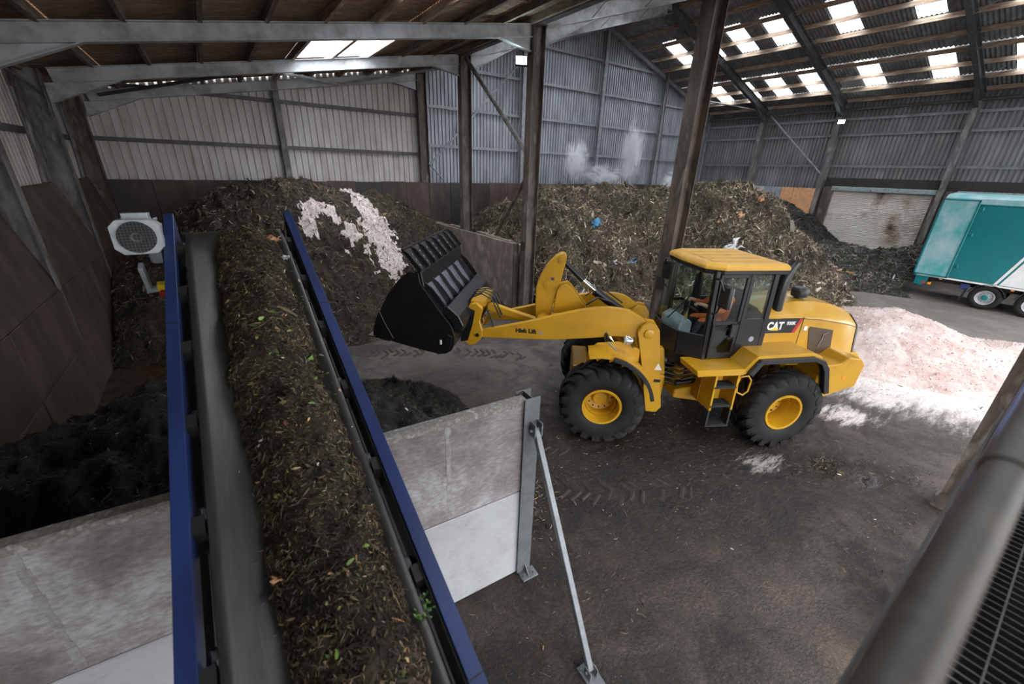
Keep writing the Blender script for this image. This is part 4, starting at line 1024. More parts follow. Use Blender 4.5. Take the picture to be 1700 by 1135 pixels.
# platform and rear fenders
for s in (1, -1):
    top_ = [(2.04, 1.74), (1.15, 1.74), (0.95, 1.98), (-0.12, 2.0), (-0.30, 1.93), (-0.42, 1.75), (-0.56, 1.32)]
    low_ = [(-0.50, 1.30), (-0.36, 1.70), (-0.27, 1.86), (-0.12, 1.93), (0.88, 1.91), (1.08, 1.65), (1.15, 1.62), (2.0, 1.62)]
    mb = MB(); mb.prism(top_ + low_, *sorted((0.60 * s, 1.18 * s)), 'y'); rf = part(mb, 'rear_fender', 'yellow', None, 0.008)
    lip = [(1.10, 1.68), (0.93, 1.93), (-0.12, 1.95), (-0.32, 1.88), (-0.45, 1.72), (-0.62, 1.22), (-0.52, 1.20), (-0.36, 1.66), (-0.27, 1.80), (-0.12, 1.87), (0.88, 1.85), (1.02, 1.62)]
    mb = MB(); mb.prism(lip, *sorted((1.15 * s, 1.26 * s)), 'y'); part(mb, 'fender_lip', 'plastic', rf, 0.008)
    # steps
    for (x0, x1) in ((1.60, 1.64), (1.18, 1.22)):
        mb = MB(); mb.prism([(x0, 1.64), (x1, 1.64), (x1 - 0.02, 0.9), (x0 - 0.02, 0.9)], *sorted((0.78 * s, 1.16 * s)), 'y'); part(mb, 'step_side', 'yellow', None, 0.006)
        mb = MB(); mb.prism([(x0 - .01, 0.92), (x1 - .01, 0.92), (x1 - 0.02, 0.55), (x0 - 0.02, 0.55)], *sorted((0.98 * s, 1.16 * s)), 'y'); part(mb, 'step_strap', 'steel_black', None, 0.004)
    for z in (1.38, 1.0, 0.58):
        mb = MB(); mb.bb(1.2, 1.62, *sorted((0.92 * s, 1.17 * s)), z - 0.015, z + 0.015)
        for q in range(5): mb.bb(1.22, 1.6, *sorted(((0.94 + q * 0.05) * s, (0.955 + q * 0.05) * s)), z + 0.01, z + 0.03)
        part(mb, 'step_tread', 'steel_black', None)
    mb = MB(); mb.path([(1.12, 1.1 * s, 1.55), (1.0, 1.13 * s, 1.58), (0.94, 1.15 * s, 1.5), (0.95, 1.15 * s, 1.28), (1.02, 1.14 * s, 1.2), (1.12, 1.1 * s, 1.24), (1.15, 1.1 * s, 1.4), (1.12, 1.1 * s, 1.55)], 0.018, 8); part(mb, 'grab_loop', 'yellow', None, 0, 60)
# counterweight
cwp = [(-0.42, 1.12), (-0.42, 1.70), (-0.82, 1.74), (-0.94, 1.86), (-1.22, 1.82), (-1.32, 1.70), (-1.28, 1.26), (-0.70, 1.06)]
for s in (1, -1):
    mb = MB(); mb.prism(cwp, *sorted((0.55 * s, 1.12 * s)), 'y'); part(mb, 'counterweight_wing', 'yellow', None, 0.02)
    mb = MB(); mb.bb(-0.98, -0.93, *sorted((1.119 * s, 1.124 * s)), 1.42, 1.5); part(mb, 'side_reflector', 'orange')
mb = MB(); mb.prism([(-0.5, 0.95), (-0.5, 1.7), (-1.72, 1.7), (-1.85, 1.55), (-1.82, 1.15), (-1.5, 0.95)], -0.60, 0.60, 'y'); part(mb, 'counterweight', 'yellow', None, 0.03)
# ---- bonnet: lofted with a crowned top
st = [(0.55, 0.60, 2.50, 2.60), (0.2, 0.625, 2.51, 2.66), (-0.2, 0.63, 2.51, 2.72), (-0.6, 0.63, 2.475, 2.71), (-1.0, 0.63, 2.41, 2.64), (-1.28, 0.61, 2.35, 2.55), (-1.50, 0.55, 2.28, 2.43)]
rings = []
for x, w, ze, zc in st:
    q = [(x, -w - 0.005, 1.5), (x, -w, ze - 0.05), (x, -w + 0.03, ze), (x, -w * 0.6, zc - 0.015), (x, 0, zc), (x, w * 0.6, zc - 0.015), (x, w - 0.03, ze), (x, w, ze - 0.05), (x, w + 0.005, 1.5)]
    if x < -1.2: q = [(a - (0.12 if abs(c - 1.5) < .01 else 0.0), b, c) for a, b, c in q]
    rings.append(q)
mb = MB(); mb.loft(rings); hood = part(mb, 'bonnet', 'yellow', None, 0.0, 30)
mb = MB(); mb.loft([[(a - 0.005, b * 1.012, c + 0.01) for a, b, c in rings[-1]], [(a - 0.06, b * 0.98, c * 0.995) for a, b, c in rings[-1]]]); part(mb, 'rear_grille_frame', 'black', None, 0, 30)
for s in (1, -1):
    yy = sorted((0.628 * s, 0.642 * s))
    mb = MB(); mb.prism([(-0.43, 2.29), (-0.93, 2.21), (-1.02, 1.75), (-0.97, 1.72), (-0.56, 1.76), (-0.52, 1.8), (-0.40, 2.25)], yy[0], yy[1], 'y'); gl_ = part(mb, 'side_grille', 'grille', hood, 0.004)
    mb = MB(); mb.path([(-0.70, 0.648 * s, 1.88), (-0.74, 0.65 * s, 2.05), (-0.74, 0.65 * s, 2.14), (-0.82, 0.65 * s, 2.17)], 0.010, 6); part(mb, 'grille_latch', 'galv', gl_, 0, 50)
    yd = sorted((0.632 * s, 0.640 * s))
    mb = MB(); mb.prism([(0.60, 2.46), (-0.20, 2.45), (-0.12, 2.18), (0.54, 2.18)], yd[0], yd[1], 'y'); dec = part(mb, 'badge_panel', 'decal_black', hood)
    ye = sorted((0.633 * s, 0.6425 * s))
    mb = MB(); mb.prism([(-0.155, 2.452), (-0.215, 2.45), (-0.12, 2.18), (-0.05, 2.18)], ye[0], ye[1], 'y'); part(mb, 'badge_stripe', 'red', hood)
    mb = MB(); mb.bb(-0.29, -0.36, *ye, 2.22, 2.30); part(mb, 'sticker', 'white', hood)
    mb = MB(); mb.lathe([(0, 0), (0.045, 0), (0.045, 0.006), (0, 0.006)], (-0.93, 0.632 * s, 1.62), (0, s, 0), 16); part(mb, 'sticker', 'green_decal', hood)
    mb = MB(); mb.bb(-0.235, -0.227, *sorted((0.63 * s, 0.638 * s)), 1.55, 2.48); part(mb, 'panel_seam', 'decal_black', hood)
    mb = MB()
    for i in range(5):
        a, b = st[i + 1], st[i + 2] if i + 2 < len(st) else st[-1]
        mb.beam((a[0], (a[1] + 0.003) * s, a[2] - 0.055), (b[0], (b[1] + 0.003) * s, b[2] - 0.055), rect(0.006, 0.010))
    part(mb, 'panel_seam', 'decal_black', hood)

def text_mesh(name, body, size, T, mat, parent, bold=0.0, shear=0.0):
    cu = bpy.data.curves.new(name, 'FONT'); cu.body = body; cu.size = size; cu.extrude = 0.002; cu.offset = bold; cu.shear = shear
    cu.align_x = 'CENTER'; cu.align_y = 'CENTER'
    tmp = bpy.data.objects.new(name, cu); COL.objects.link(tmp)
    dg = bpy.context.evaluated_depsgraph_get()
    me = bpy.data.meshes.new_from_object(tmp.evaluated_get(dg))
    bpy.data.objects.remove(tmp, do_unlink=True); bpy.data.curves.remove(cu)
    me.transform(T); me.materials.clear(); me.materials.append(mat); me.name = name
    return link(name, me, None, parent)
def side_T(x, y, z, s, T=I4, sx=1.0):
    return T @ Matrix.Translation((x, y, z)) @ Matrix(((-s * sx, 0, 0, 0), (0, 0, s * 1.0, 0), (0, 1, 0, 0), (0, 0, 0, 1))) if s > 0 else \
           T @ Matrix.Translation((x, y, z)) @ Matrix(((1 * sx, 0, 0, 0), (0, 0, -1, 0), (0, 1, 0, 0), (0, 0, 0, 1)))
for s in (1, -1):
    text_mesh('badge_lettering', 'CAT', 0.20, side_T(0.315, 0.6425 * s, 2.315, s, I4, 0.82), M['white'], hood, 0.008)
    text_mesh('badge_lettering', '930K', 0.088, side_T(0.005, 0.6425 * s, 2.365, s, I4, 0.95), M['white'], hood, 0.003)
    mb = MB(); mb.prism([(0.31, 2.30), (0.395, 2.235), (0.225, 2.235)], *sorted((0.643 * s, 0.648 * s)), 'y'); part(mb, 'badge_triangle', 'yellow_plain', hood)
    arm = arms[0 if s > 0 else 1]
    text_mesh('arm_lettering', 'High Lift', 0.115, side_T(1.66, 0.578 * s, 1.965, s, FM, 1.0), M['decal_black'], arm, 0.006)
    mb = MB(FM); mb.prism([(1.42, 1.93), (1.32, 1.93), (1.38, 2.0)], *sorted((0.577 * s, 0.58 * s)), 'y'); part(mb, 'arm_emblem', 'board_grey', arm)
    mb = MB(FM); mb.prism([(-0.80, 1.42), (-0.94, 1.42), (-0.86, 1.56)], *sorted((0.682 * s, 0.686 * s)), 'y'); part(mb, 'warning_sticker', 'white')
    mb = MB(FM); mb.bb(-0.95, -0.83, *sorted((0.682 * s, 0.686 * s)), 1.16, 1.22); part(mb, 'sticker', 'decal_black')

# ---- exhaust, pre-cleaner
mb = MB(); mb.path([(0.20, 0.42, 2.55), (0.22, 0.42, 2.9), (0.20, 0.42, 3.15), (0.12, 0.40, 3.34), (0.05, 0.38, 3.42)], [0.10, 0.10, 0.095, 0.09, 0.09], 16); part(mb, 'exhaust_stack', 'black', None, 0, 40)
mb = MB(); mb.lathe([(0.07, 0), (0.07, 0.06), (0.14, 0.07), (0.15, 0.12), (0.15, 0.19), (0.12, 0.235), (0.0, 0.24)], (-0.42, 0.18, 2.68), (0, 0, 1), 24); part(mb, 'air_cleaner', 'plastic', None, 0, 40)

# ---- cab
zf, zs_, zt = 1.62, 2.20, 3.36
plan = [(0.58, 0.72), (1.68, 0.72), (2.06, 0.44), (2.14, 0.0), (2.06, -0.44), (1.68, -0.72), (0.58, -0.72)]
mb = MB(); mb.prism(plan, 1.60, 1.74, 'z'); part(mb, 'cab_floor', 'black', None, 0.01)
mb = MB()
def wallq(p, q, z0, z1, t=0.03):
    P, Q = Vector((*p, 0)), Vector((*q, 0)); n_ = (Q - P).normalized().cross(Vector((0, 0, 1))) * t
    mb.prism([(P.x, P.y), (Q.x, Q.y), (Q.x + n_.x, Q.y + n_.y), (P.x + n_.x, P.y + n_.y)], z0, z1, 'z')
for i in range(1, 5): wallq(plan[i + 1], plan[i], 1.74, zs_)
wallq(plan[0], plan[6], 1.74, 2.5)
for s in (1, -1):
    mb.bb(0.56, 1.06, *sorted((0.69 * s, 0.74 * s)), 1.74, 2.50)
part(mb, 'cab_lower_panel', 'black', None, 0.008)
for i in range(1, 5):                                                # small lower windows in the nose, then windscreen panes
    p, q = Vector((*plan[i], 0)), Vector((*plan[i + 1], 0))
    mb = MB(); n_ = Vector((0, 0, 1)).cross((q - p).normalized()) * -0.004
    pa, qa = p.lerp(q, 0.03), p.lerp(q, 0.97)
    topo = Vector((-0.10, 0, 0)) if i in (2, 3) else Vector((-0.03, 0, 0))
    a = [pa + Vector((0, 0, zs_)), qa + Vector((0, 0, zs_)), qa + Vector((0, 0, zt - 0.04)) + topo, pa + Vector((0, 0, zt - 0.04)) + topo]
    b = [v_ + n_ for v_ in a]
    mb.loft([a, b]); part(mb, 'windscreen_pane', 'glass')
for s in (1, -1):
    ang_ = []
    for name, x0, x1, xt0, xt1 in (('front_pillar', 1.63, 1.71, 1.70, 1.79), ('centre_pillar', 1.03, 1.12, 1.05, 1.13), ('rear_pillar', 0.55, 0.66, 0.60, 0.70)):
        mb = MB(); mb.prism([(x0, 1.70), (x1, 1.70), (xt1, zt), (xt0, zt)], *sorted((0.66 * s, 0.745 * s)), 'y'); part(mb, name, 'black', None, 0.012)
    # door: frame bars, two panes, handle
    mb = MB(); yy = sorted((0.715 * s, 0.755 * s))
    mb.bb(1.13, 1.62, *yy, 1.76, 1.86); mb.bb(1.13, 1.66, *yy, 3.24, 3.33); mb.bb(1.13, 1.62, *yy, 2.40, 2.47)
    mb.prism([(1.13, 1.8), (1.19, 1.8), (1.20, 3.3), (1.13, 3.3)], *yy, 'y'); mb.prism([(1.57, 1.8), (1.63, 1.8), (1.69, 3.3), (1.63, 3.3)], *yy, 'y')
    dr = part(mb, 'cab_door', 'black', None, 0.008)
    for z0, z1 in ((1.86, 2.40), (2.47, 3.24)):
        mb = MB(); mb.prism([(1.18, z0), (1.59, z0), (1.63 if z1 > 3 else 1.60, z1), (1.19, z1)], *sorted((0.73 * s, 0.737 * s)), 'y'); part(mb, 'door_pane', 'glass', dr)
    mb = MB(); mb.bb(1.20, 1.30, *sorted((0.755 * s, 0.80 * s)), 2.18, 2.42); part(mb, 'door_handle', 'plastic', dr, 0.01)
    mb = MB(); mb.prism([(0.66, 2.5), (1.04, 2.5), (1.05, 3.28), (0.70, 3.28)], *sorted((0.72 * s, 0.728 * s)), 'y'); part(mb, 'quarter_pane', 'glass')
    mb = MB(); mb.lathe([(0, 0), (0.05, 0), (0.05, 0.005), (0, 0.005)], (0.82, 0.742 * s, 2.12), (0, s, 0), 16); part(mb, 'cab_badge', 'board_grey')
    mb = MB(); mb.path([(1.70, 0.74 * s, 3.22), (1.80, 0.92 * s, 3.24), (1.78, 1.02 * s, 3.10)], 0.018, 8); part(mb, 'mirror_arm', 'black', None, 0, 40); mb = MB(); mb.path([(1.68, 0.74 * s, 2.6), (1.76, 0.95 * s, 2.72), (1.77, 1.0 * s, 2.85)], 0.014, 8); part(mb, 'mirror_arm', 'black', None, 0, 40)
    mb = MB(); mb.bb(1.66, 1.76, *sorted((0.88 * s, 1.13 * s)), 2.80, 3.18); mi = part(mb, 'wing_mirror', 'plastic', None, 0.035, 40, 3)
    mb = MB(); mb.bb(1.655, 1.662, *sorted((0.905 * s, 1.105 * s)), 2.83, 3.15); part(mb, 'mirror_glass', 'chrome', mi)
    mb = MB(); mb.path([(1.64, 0.79 * s, 1.80), (1.66, 0.80 * s, 2.4), (1.69, 0.80 * s, 2.55)], 0.014, 8); part(mb, 'grab_rail', 'black', None, 0, 40)
    for yq in (0.30, 0.55):
        mb = MB(); mb.lathe([(0, -0.04), (0.05, -0.03), (0.06, 0.02), (0, 0.03)], (1.86, yq * s, 3.27), (1, 0, -0.3), 14); wl = part(mb, 'work_lamp', 'grey_lens', None, 0, 40)
mb = MB(); mb.prism([(0.58, -0.70), (0.58, 0.70), (0.62, 0.70), (0.62, -0.70)], 2.5, 3.3, 'z'); part(mb, 'rear_pane', 'glass')
roof = [(0.46, -0.78), (0.46, 0.78), (1.66, 0.80), (1.93, 0.62), (1.98, 0.0), (1.93, -0.62), (1.66, -0.80)]
mb = MB(); mb.prism([(a * 0.99 + .01, b * 0.97) for a, b in roof], 3.30, 3.38, 'z'); part(mb, 'roof_header', 'black', None, 0.012)
mb = MB(); mb.loft([[(a, b, 3.37) for a, b in roof], [(a, b, 3.43) for a, b in roof], [(1.2 + (a - 1.2) * 0.95, b * 0.93, 3.475) for a, b in roof]]); rfp = part(mb, 'cab_roof', 'yellow_lit', None, 0.012)
for yq in (-0.45, -0.15, 0.15, 0.45):
    mb = MB(); mb.bb(0.62, 1.75, yq - 0.10, yq + 0.10, 3.468, 3.49); part(mb, 'roof_rib', 'yellow_lit', rfp, 0.012)
for xq in (0.75, 1.45):
    mb = MB(); mb.lathe([(0, 0), (0.045, 0), (0.04, 0.015), (0, 0.015)], (xq, 0.66, 3.455), (0, 0, 1), 12); part(mb, 'roof_cap', 'plastic', rfp)
mb = MB(); mb.path([(2.02, -0.1, 2.25), (1.98, 0.15, 2.55), (1.90, 0.35, 2.85)], 0.012, 6); part(mb, 'wiper', 'black', None, 0, 40)
# interior
mb = MB(); mb.bb(0.78, 1.28, -0.25, 0.25, 2.0, 2.14); mb.prism([(0.70, 2.1), (0.86, 2.12), (0.80, 2.85), (0.68, 2.85)], -0.24, 0.24, 'y'); mb.bb(0.85, 1.2, -0.2, 0.2, 1.74, 2.0); part(mb, 'driver_seat', 'seat', None, 0.03)
mb = MB(); mb.prism([(1.78, 1.74), (2.02, 1.74), (2.02, 2.28), (1.86, 2.38), (1.76, 2.3)], -0.34, 0.34, 'y'); part(mb, 'dashboard', 'board_grey', None, 0.02)
mb = MB(); mb.tube((1.86, 0, 2.2), (1.70, 0, 2.50), 0.035, 10); sc_ = part(mb, 'steering_column', 'black', None, 0, 40)
mb = MB(); C0 = Vector((1.69, 0, 2.52)); nrm = Vector((-0.47, 0, 0.88)); ux = Vector((0, 1, 0)); uy = nrm.cross(ux)
pts_ = [C0 + (ux * math.cos(2 * math.pi * k / 24) + uy * math.sin(2 * math.pi * k / 24)) * 0.19 for k in range(25)]
mb.path(pts_, 0.016, 8)
for k in (0, 8, 16): mb.tube(C0, pts_[k], 0.012, 6)
part(mb, 'steering_wheel', 'black', None, 0, 60)

# ---- driver, seated, both hands on the wheel
def person():
    V = []; E_ = []; Rr = []
    def add(p, r, parent=None):
        V.append(p); Rr.append(r); i = len(V) - 1
        if parent is not None: E_.append((parent, i))
        return i
    pel = add((1.00, 0, 2.24), 0.15); sp1 = add((0.96, 0, 2.42), 0.145, pel); sp2 = add((0.97, 0, 2.60), 0.165, sp1); sp3 = add((1.0, 0, 2.72), 0.13, sp2)
    nk = add((1.02, 0, 2.81), 0.058, sp3); ch = add((1.05, 0, 2.88), 0.075, nk); hd = add((1.05, 0, 2.96), 0.098, ch); cr = add((1.04, 0, 3.05), 0.075, hd)
    ns = add((1.155, 0, 2.945), 0.016, hd)
    ei = [cr]
    skin_idx = {nk, ch, hd, cr, ns}
    for s in (1, -1):
        sh = add((1.0, 0.19 * s, 2.70), 0.075, sp3); el = add((1.20, 0.30 * s, 2.48), 0.055, sh); mf = add((1.38, 0.24 * s, 2.54), 0.046, el); wr = add((1.52, 0.19 * s, 2.60), 0.032, mf)
        pa = add((1.60, 0.175 * s, 2.615), 0.036, wr)
        skin_idx |= {wr, pa}
        for k in range(4):
            off = (-0.03 + 0.02 * k)
            f1 = add((1.645, (0.175 + off) * s, 2.625 - 0.004 * abs(k - 1)), 0.0095, pa); f2 = add((1.675 - 0.004 * k, (0.178 + off) * s, 2.60), 0.0085, f1); f3 = add((1.665, (0.180 + off) * s, 2.575), 0.008, f2)
            skin_idx |= {f1, f2, f3}
        t1 = add((1.60, 0.135 * s, 2.60), 0.011, pa); t2 = add((1.64, 0.120 * s, 2.585), 0.0095, t1); skin_idx |= {t1, t2}
        hip = add((1.06, 0.10 * s, 2.22), 0.095, pel); kn = add((1.48, 0.14 * s, 2.26), 0.075, hip); an = add((1.66, 0.14 * s, 1.86), 0.05, kn); ft = add((1.80, 0.14 * s, 1.80), 0.04, an)
    me = bpy.data.meshes.new('person'); me.from_pydata(V, E_, [])
    o = link('person', me)
    sk = o.modifiers.new('skin', 'SKIN'); sk.use_smooth_shade = True
    for i, d in enumerate(me.skin_vertices[0].data): d.radius = (Rr[i], Rr[i]); d.use_root = (i == 0)
    sb = o.modifiers.new('sub', 'SUBSURF'); sb.levels = 2; sb.render_levels = 2
    dg = bpy.context.evaluated_depsgraph_get(); dg.update()
    m2 = bpy.data.meshes.new_from_object(o.evaluated_get(dg))
    o.modifiers.clear(); o.data = m2
    m2.materials.clear()
    for k in ('hivis', 'skin', 'trouser'): m2.materials.append(M[k])
    VV = [Vector(v) for v in V]
    sk_pts = [VV[i] for i in skin_idx]; 
    for p in m2.polygons:
        c = p.center
        j = min(range(len(VV)), key=lambda q: (VV[q] - c).length - Rr[q])
        p.material_index = 1 if j in skin_idx else (2 if c.z < 2.26 else 0)
        p.use_smooth = True
    return o
drv = person()
LM = Matrix.Translation((8.52, 3.34, 0)) @ Matrix.Rotation(LD_A, 4, 'Z')
drv.matrix_world = LM
tag(drv, 'person in orange jacket driving the loader, hands on the wheel', 'person')
mb = MB(); mb.lathe([(0.0, 0.115), (0.06, 0.10), (0.098, 0.06), (0.108, 0.0), (0.104, -0.03)], (1.03, 0, 2.985), (-0.12, 0, 1), 18); mb.build('hair', M['hair'], drv, 60)
for s in (1, -1):
    mb = MB(); mb.lathe([(0, -0.012), (0.013, -0.006), (0.013, 0.006), (0, 0.012)], (1.135, 0.035 * s, 2.965), (1, 0, 0), 8); mb.build('eye', M['hair'], drv)
    mb = MB(); mb.lathe([(0, -0.012), (0.025, -0.01), (0.028, 0.0), (0, 0.01)], (1.04, 0.1 * s, 2.95), (0, 1, 0), 10); mb.build('ear', M['skin'], drv)
mb = MB(); mb.bb(1.128, 1.136, -0.025, 0.025, 2.893, 2.901); mb.build('mouth', M['red'], drv)
# ================================================================ HEAPS AND LOOSE MATERIAL
def heap_base_mat(name, c1, c2, c3, sc=7.0):
    m, nt, p = new_mat(name)
    v = coords(nt)
    a = noise(nt, sc, 8, 0.75, v, 0.3); b = noise(nt, 1.3, 4, 0.6, v)
    f = mth(nt, 'MULTIPLY_ADD', b, 0.4, mth(nt, 'MULTIPLY', a, 0.6))
    nt.links.new(ramp(nt, f, [(0.40, c1), (0.52, c2), (0.64, c3)]), p.inputs['Base Color'])
    p.inputs['Roughness'].default_value = 0.9
    nt.links.new(bump(nt, noise(nt, sc * 4, 6, 0.75, v), 0.9, 0.03), p.inputs['Normal'])
    return m
def piece_mat():
    m, nt, p = new_mat('loose_pieces')
    at = nt.nodes.new('ShaderNodeAttribute'); at.attribute_name = 'piece_colour'
    nt.links.new(at.outputs['Color'], p.inputs['Base Color'])
    p.inputs['Roughness'].default_value = 0.72
    return m
M['pieces'] = piece_mat()
M['heap_brown'] = heap_base_mat('compost_brown', (0.012, 0.009, 0.006), (0.035, 0.026, 0.016), (0.075, 0.058, 0.035))
M['heap_dark'] = heap_base_mat('compost_black', (0.008, 0.007, 0.006), (0.02, 0.017, 0.014), (0.045, 0.04, 0.034))
M['heap_straw'] = heap_base_mat('green_waste', (0.018, 0.014, 0.009), (0.055, 0.042, 0.026), (0.12, 0.092, 0.058))  # base darker than its pieces: crevice shade put into the colour
M['plaster'] = heap_base_mat('crushed_plaster', (0.46, 0.31, 0.275), (0.57, 0.455, 0.42), (0.65, 0.58, 0.555), 5.0)
M['plaster_brightened'] = heap_base_mat('crushed_plaster_brightened', (0.60, 0.47, 0.43), (0.74, 0.65, 0.62), (0.80, 0.76, 0.74), 6.0)  # same plaster in a brighter copy, making up for dimmer lean-to light
M['alloy'] = pm('wheel_alloy', (0.5, 0.51, 0.53), (0.38, 0.39, 0.4), 8, 0.35, 0.3, 0.02)

class Ridge:
    """height field: material tipped along a ridge line at its angle of repose, lumpy"""
    def __init__(s, pts, slope, r0=0.8, lump=0.35, lf=0.9, seed=0.0, clip=None):
        P = []
        for a, b in zip(pts[:-1], pts[1:]):
            for t in np.linspace(0, 1, 10, endpoint=False): P.append(np.array(a) * (1 - t) + np.array(b) * t)
        P.append(np.array(pts[-1])); s.P = np.array(P); s.s = slope; s.r0 = r0; s.l = lump; s.lf = lf; s.seed = seed
    def __call__(s, x, y):
        x = np.asarray(x, float); y = np.asarray(y, float)
        h = np.full(x.shape, -9.0)
        wx = x + 0.5 * fbm(x * 0.8 + s.seed, y * 0.8, 2); wy = y + 0.5 * fbm(x * 0.8, y * 0.8 + 9 + s.seed, 2)
        for p in s.P:
            d2 = (wx - p[0]) ** 2 + (wy - p[1]) ** 2
            h = np.maximum(h, p[2] - s.s * (np.sqrt(d2 + s.r0 ** 2) - s.r0))
        n = fbm(x * s.lf + s.seed, y * s.lf + s.seed, 4, 0.55)
        n2 = np.abs(fbm(x * 3.1 * s.lf + s.seed, y * 3.1 * s.lf, 3)) * 0.5
        n3 = np.abs(fbm(x * 2.3 * s.lf + 31 + s.seed, y * 2.3 * s.lf + 11, 3)) * -0.9 + 0.15
        n3 = n3 - 0.55 * np.abs(fbm(x * 4.6 * s.lf + 51, y * 4.6 * s.lf + s.seed, 2)) + 0.25 * np.maximum(fbm(x * 6.5 + 7, y * 6.5 + s.seed, 2), 0)
        return h + s.l * (n + n2 + n3) * np.clip(h + 0.6, 0, 1.2) / 1.2

def grid_heap(name, H, x0, x1, y0, y1, step, mat, parent=None, keepf=None, lift=0.0):
    xs = np.arange(x0, x1 + step, step); ys = np.arange(y0, y1 + step, step)
    X, Y = np.meshgrid(xs, ys, indexing='ij'); Z = H(X, Y) + lift
    nx, ny = X.shape
    V = np.stack([X.ravel(), Y.ravel(), np.maximum(Z, -0.06).ravel()], 1)
    idx = np.arange(nx * ny).reshape(nx, ny)
    F = np.stack([idx[:-1, :-1].ravel(), idx[1:, :-1].ravel(), idx[1:, 1:].ravel(), idx[:-1, 1:].ravel()], 1)
    zz = V[:, 2][F].max(1)
    ok = zz > -0.04
    if keepf is not None:
        c = V[F].mean(1); ok &= keepf(c[:, 0], c[:, 1])
    F = F[ok]
    u, inv = np.unique(F, return_inverse=True)
    return np_mesh(name, V[u], inv.reshape(F.shape), mat, parent, None, True)

def pieces(name, P, N, size, palette, parent, rng, aspect=(0.05, 0.28), lift=0.6, long_p=0.3, T=None, stick=2.6, patch=0.9):
    """thousands of bent leaf and stalk strips lying on points P with normals N, one colour each"""
    n = len(P)
    r = rng.normal(size=(n, 3)); d = r - (r * N).sum(1, keepdims=True) * N
    d /= np.linalg.norm(d, axis=1, keepdims=True) + 1e-9
    d = d + N * rng.uniform(-0.35, lift, (n, 1)); d /= np.linalg.norm(d, axis=1, keepdims=True)
    q = rng.normal(size=(n, 3)); sdv = np.cross(d, q); sdv /= np.linalg.norm(sdv, axis=1, keepdims=True) + 1e-9
    L = size * rng.lognormal(0, 0.48, (n, 1)); lng = rng.random((n, 1)) < long_p
    W = L * rng.uniform(*aspect, (n, 1)); W = np.where(lng, size * 0.10, W); L = np.where(lng, L * stick, L)
    bend = np.cross(sdv, d) * L * rng.uniform(-0.3, 0.3, (n, 1))
    off = N * (size * 0.15)
    a = P + off - d * L / 2; b = P + off + bend; c = P + off + d * L / 2
    V = np.stack([a - sdv * W * 0.3, a + sdv * W * 0.3, b - sdv * W / 2, b + sdv * W / 2, c - sdv * W * 0.2, c + sdv * W * 0.2], 1)
    base = np.arange(n)[:, None] * 6
    F = np.concatenate([base + np.array([[0, 1, 3, 2]]), base + np.array([[2, 3, 5, 4]])], 0)
    cols = np.array([p[1] for p in palette]); w = np.array([p[0] for p in palette], float); w /= w.sum()
    k = rng.choice(len(cols), n, p=w)
    C = np.clip(cols[k] * rng.uniform(0.45, 1.55, (n, 1)), 0, 0.9)
    pv = fbm(P[:, 0] * 1.3 / (size * 9) + 3, P[:, 1] * 1.3 / (size * 9) + P[:, 2], 3)[:, None]; pg = fbm(P[:, 0] * 0.7 + 40, P[:, 1] * 0.7 - P[:, 2], 2)[:, None]
    if patch: C = np.clip(C * np.clip(1 + patch * 2.2 * pv, 0.3, 2.0) * (1 + np.clip(pg, -.2, .4) * np.array([[-0.22, 0.02, -0.2]]) * (patch > 0.5)), 0, 0.9)
    C = np.concatenate([C, np.ones((n, 1))], 1)
    C = np.repeat(C[:, None, :], 6, 1).reshape(-1, 4)
    V = V.reshape(-1, 3)
    if T is not None:
        Tm = np.array(T); V = V @ Tm[:3, :3].T + Tm[:3, 3]
    o = np_mesh(name, V, F, M['pieces'], parent, C)
    o['kind'] = 'stuff'
    return o

def scatter(H, x0, x1, y0, y1, n, rng, keepf=None, zmin=0.02):
    out = []; tot = 0
    while tot < n:
        x = rng.uniform(x0, x1, n * 2); y = rng.uniform(y0, y1, n * 2)
        z = H(x, y); e = 0.08
        gx = (H(x + e, y) - z) / e; gy = (H(x, y + e) - z) / e
        w = np.sqrt(1 + gx * gx + gy * gy)
        ok = (z > zmin) & (rng.random(len(x)) < w / 3.0)
        if keepf is not None: ok &= keepf(x, y)
        N = np.stack([-gx, -gy, np.ones_like(gx)], 1); N /= np.linalg.norm(N, axis=1, keepdims=True)
        out.append((np.stack([x, y, z], 1)[ok], N[ok])); tot += ok.sum()
    P = np.concatenate([a for a, b in out])[:n]; N = np.concatenate([b for a, b in out])[:n]
    return P, N

PAL_BROWN = [(30, (0.045, 0.031, 0.019)), (26, (0.085, 0.060, 0.035)), (18, (0.135, 0.099, 0.058)), (10, (0.22, 0.167, 0.105)), (4, (0.072, 0.074, 0.03)), (2, (0.105, 0.118, 0.04)), (1.5, (0.38, 0.32, 0.25)), (0.9, (0.38, 0.16, 0.05)), (0.6, (0.6, 0.58, 0.55))]
PAL_LOAD = [(36, (0.034, 0.022, 0.013)), (30, (0.070, 0.045, 0.024)), (20, (0.12, 0.080, 0.042)), (9, (0.21, 0.145, 0.083)), (2, (0.060, 0.064, 0.024)), (1.5, (0.10, 0.12, 0.035)), (1, (0.40, 0.33, 0.25)), (1, (0.42, 0.20, 0.08))]
PAL_STRAW = [(18, (0.055, 0.040, 0.027)), (22, (0.145, 0.103, 0.066)), (24, (0.28, 0.208, 0.14)), (20, (0.43, 0.34, 0.24)), (5, (0.13, 0.145, 0.06)), (3, (0.21, 0.23, 0.09)), (6, (0.52, 0.45, 0.36)), (2.5, (0.30, 0.14, 0.075)), (1.5, (0.72, 0.70, 0.68))]
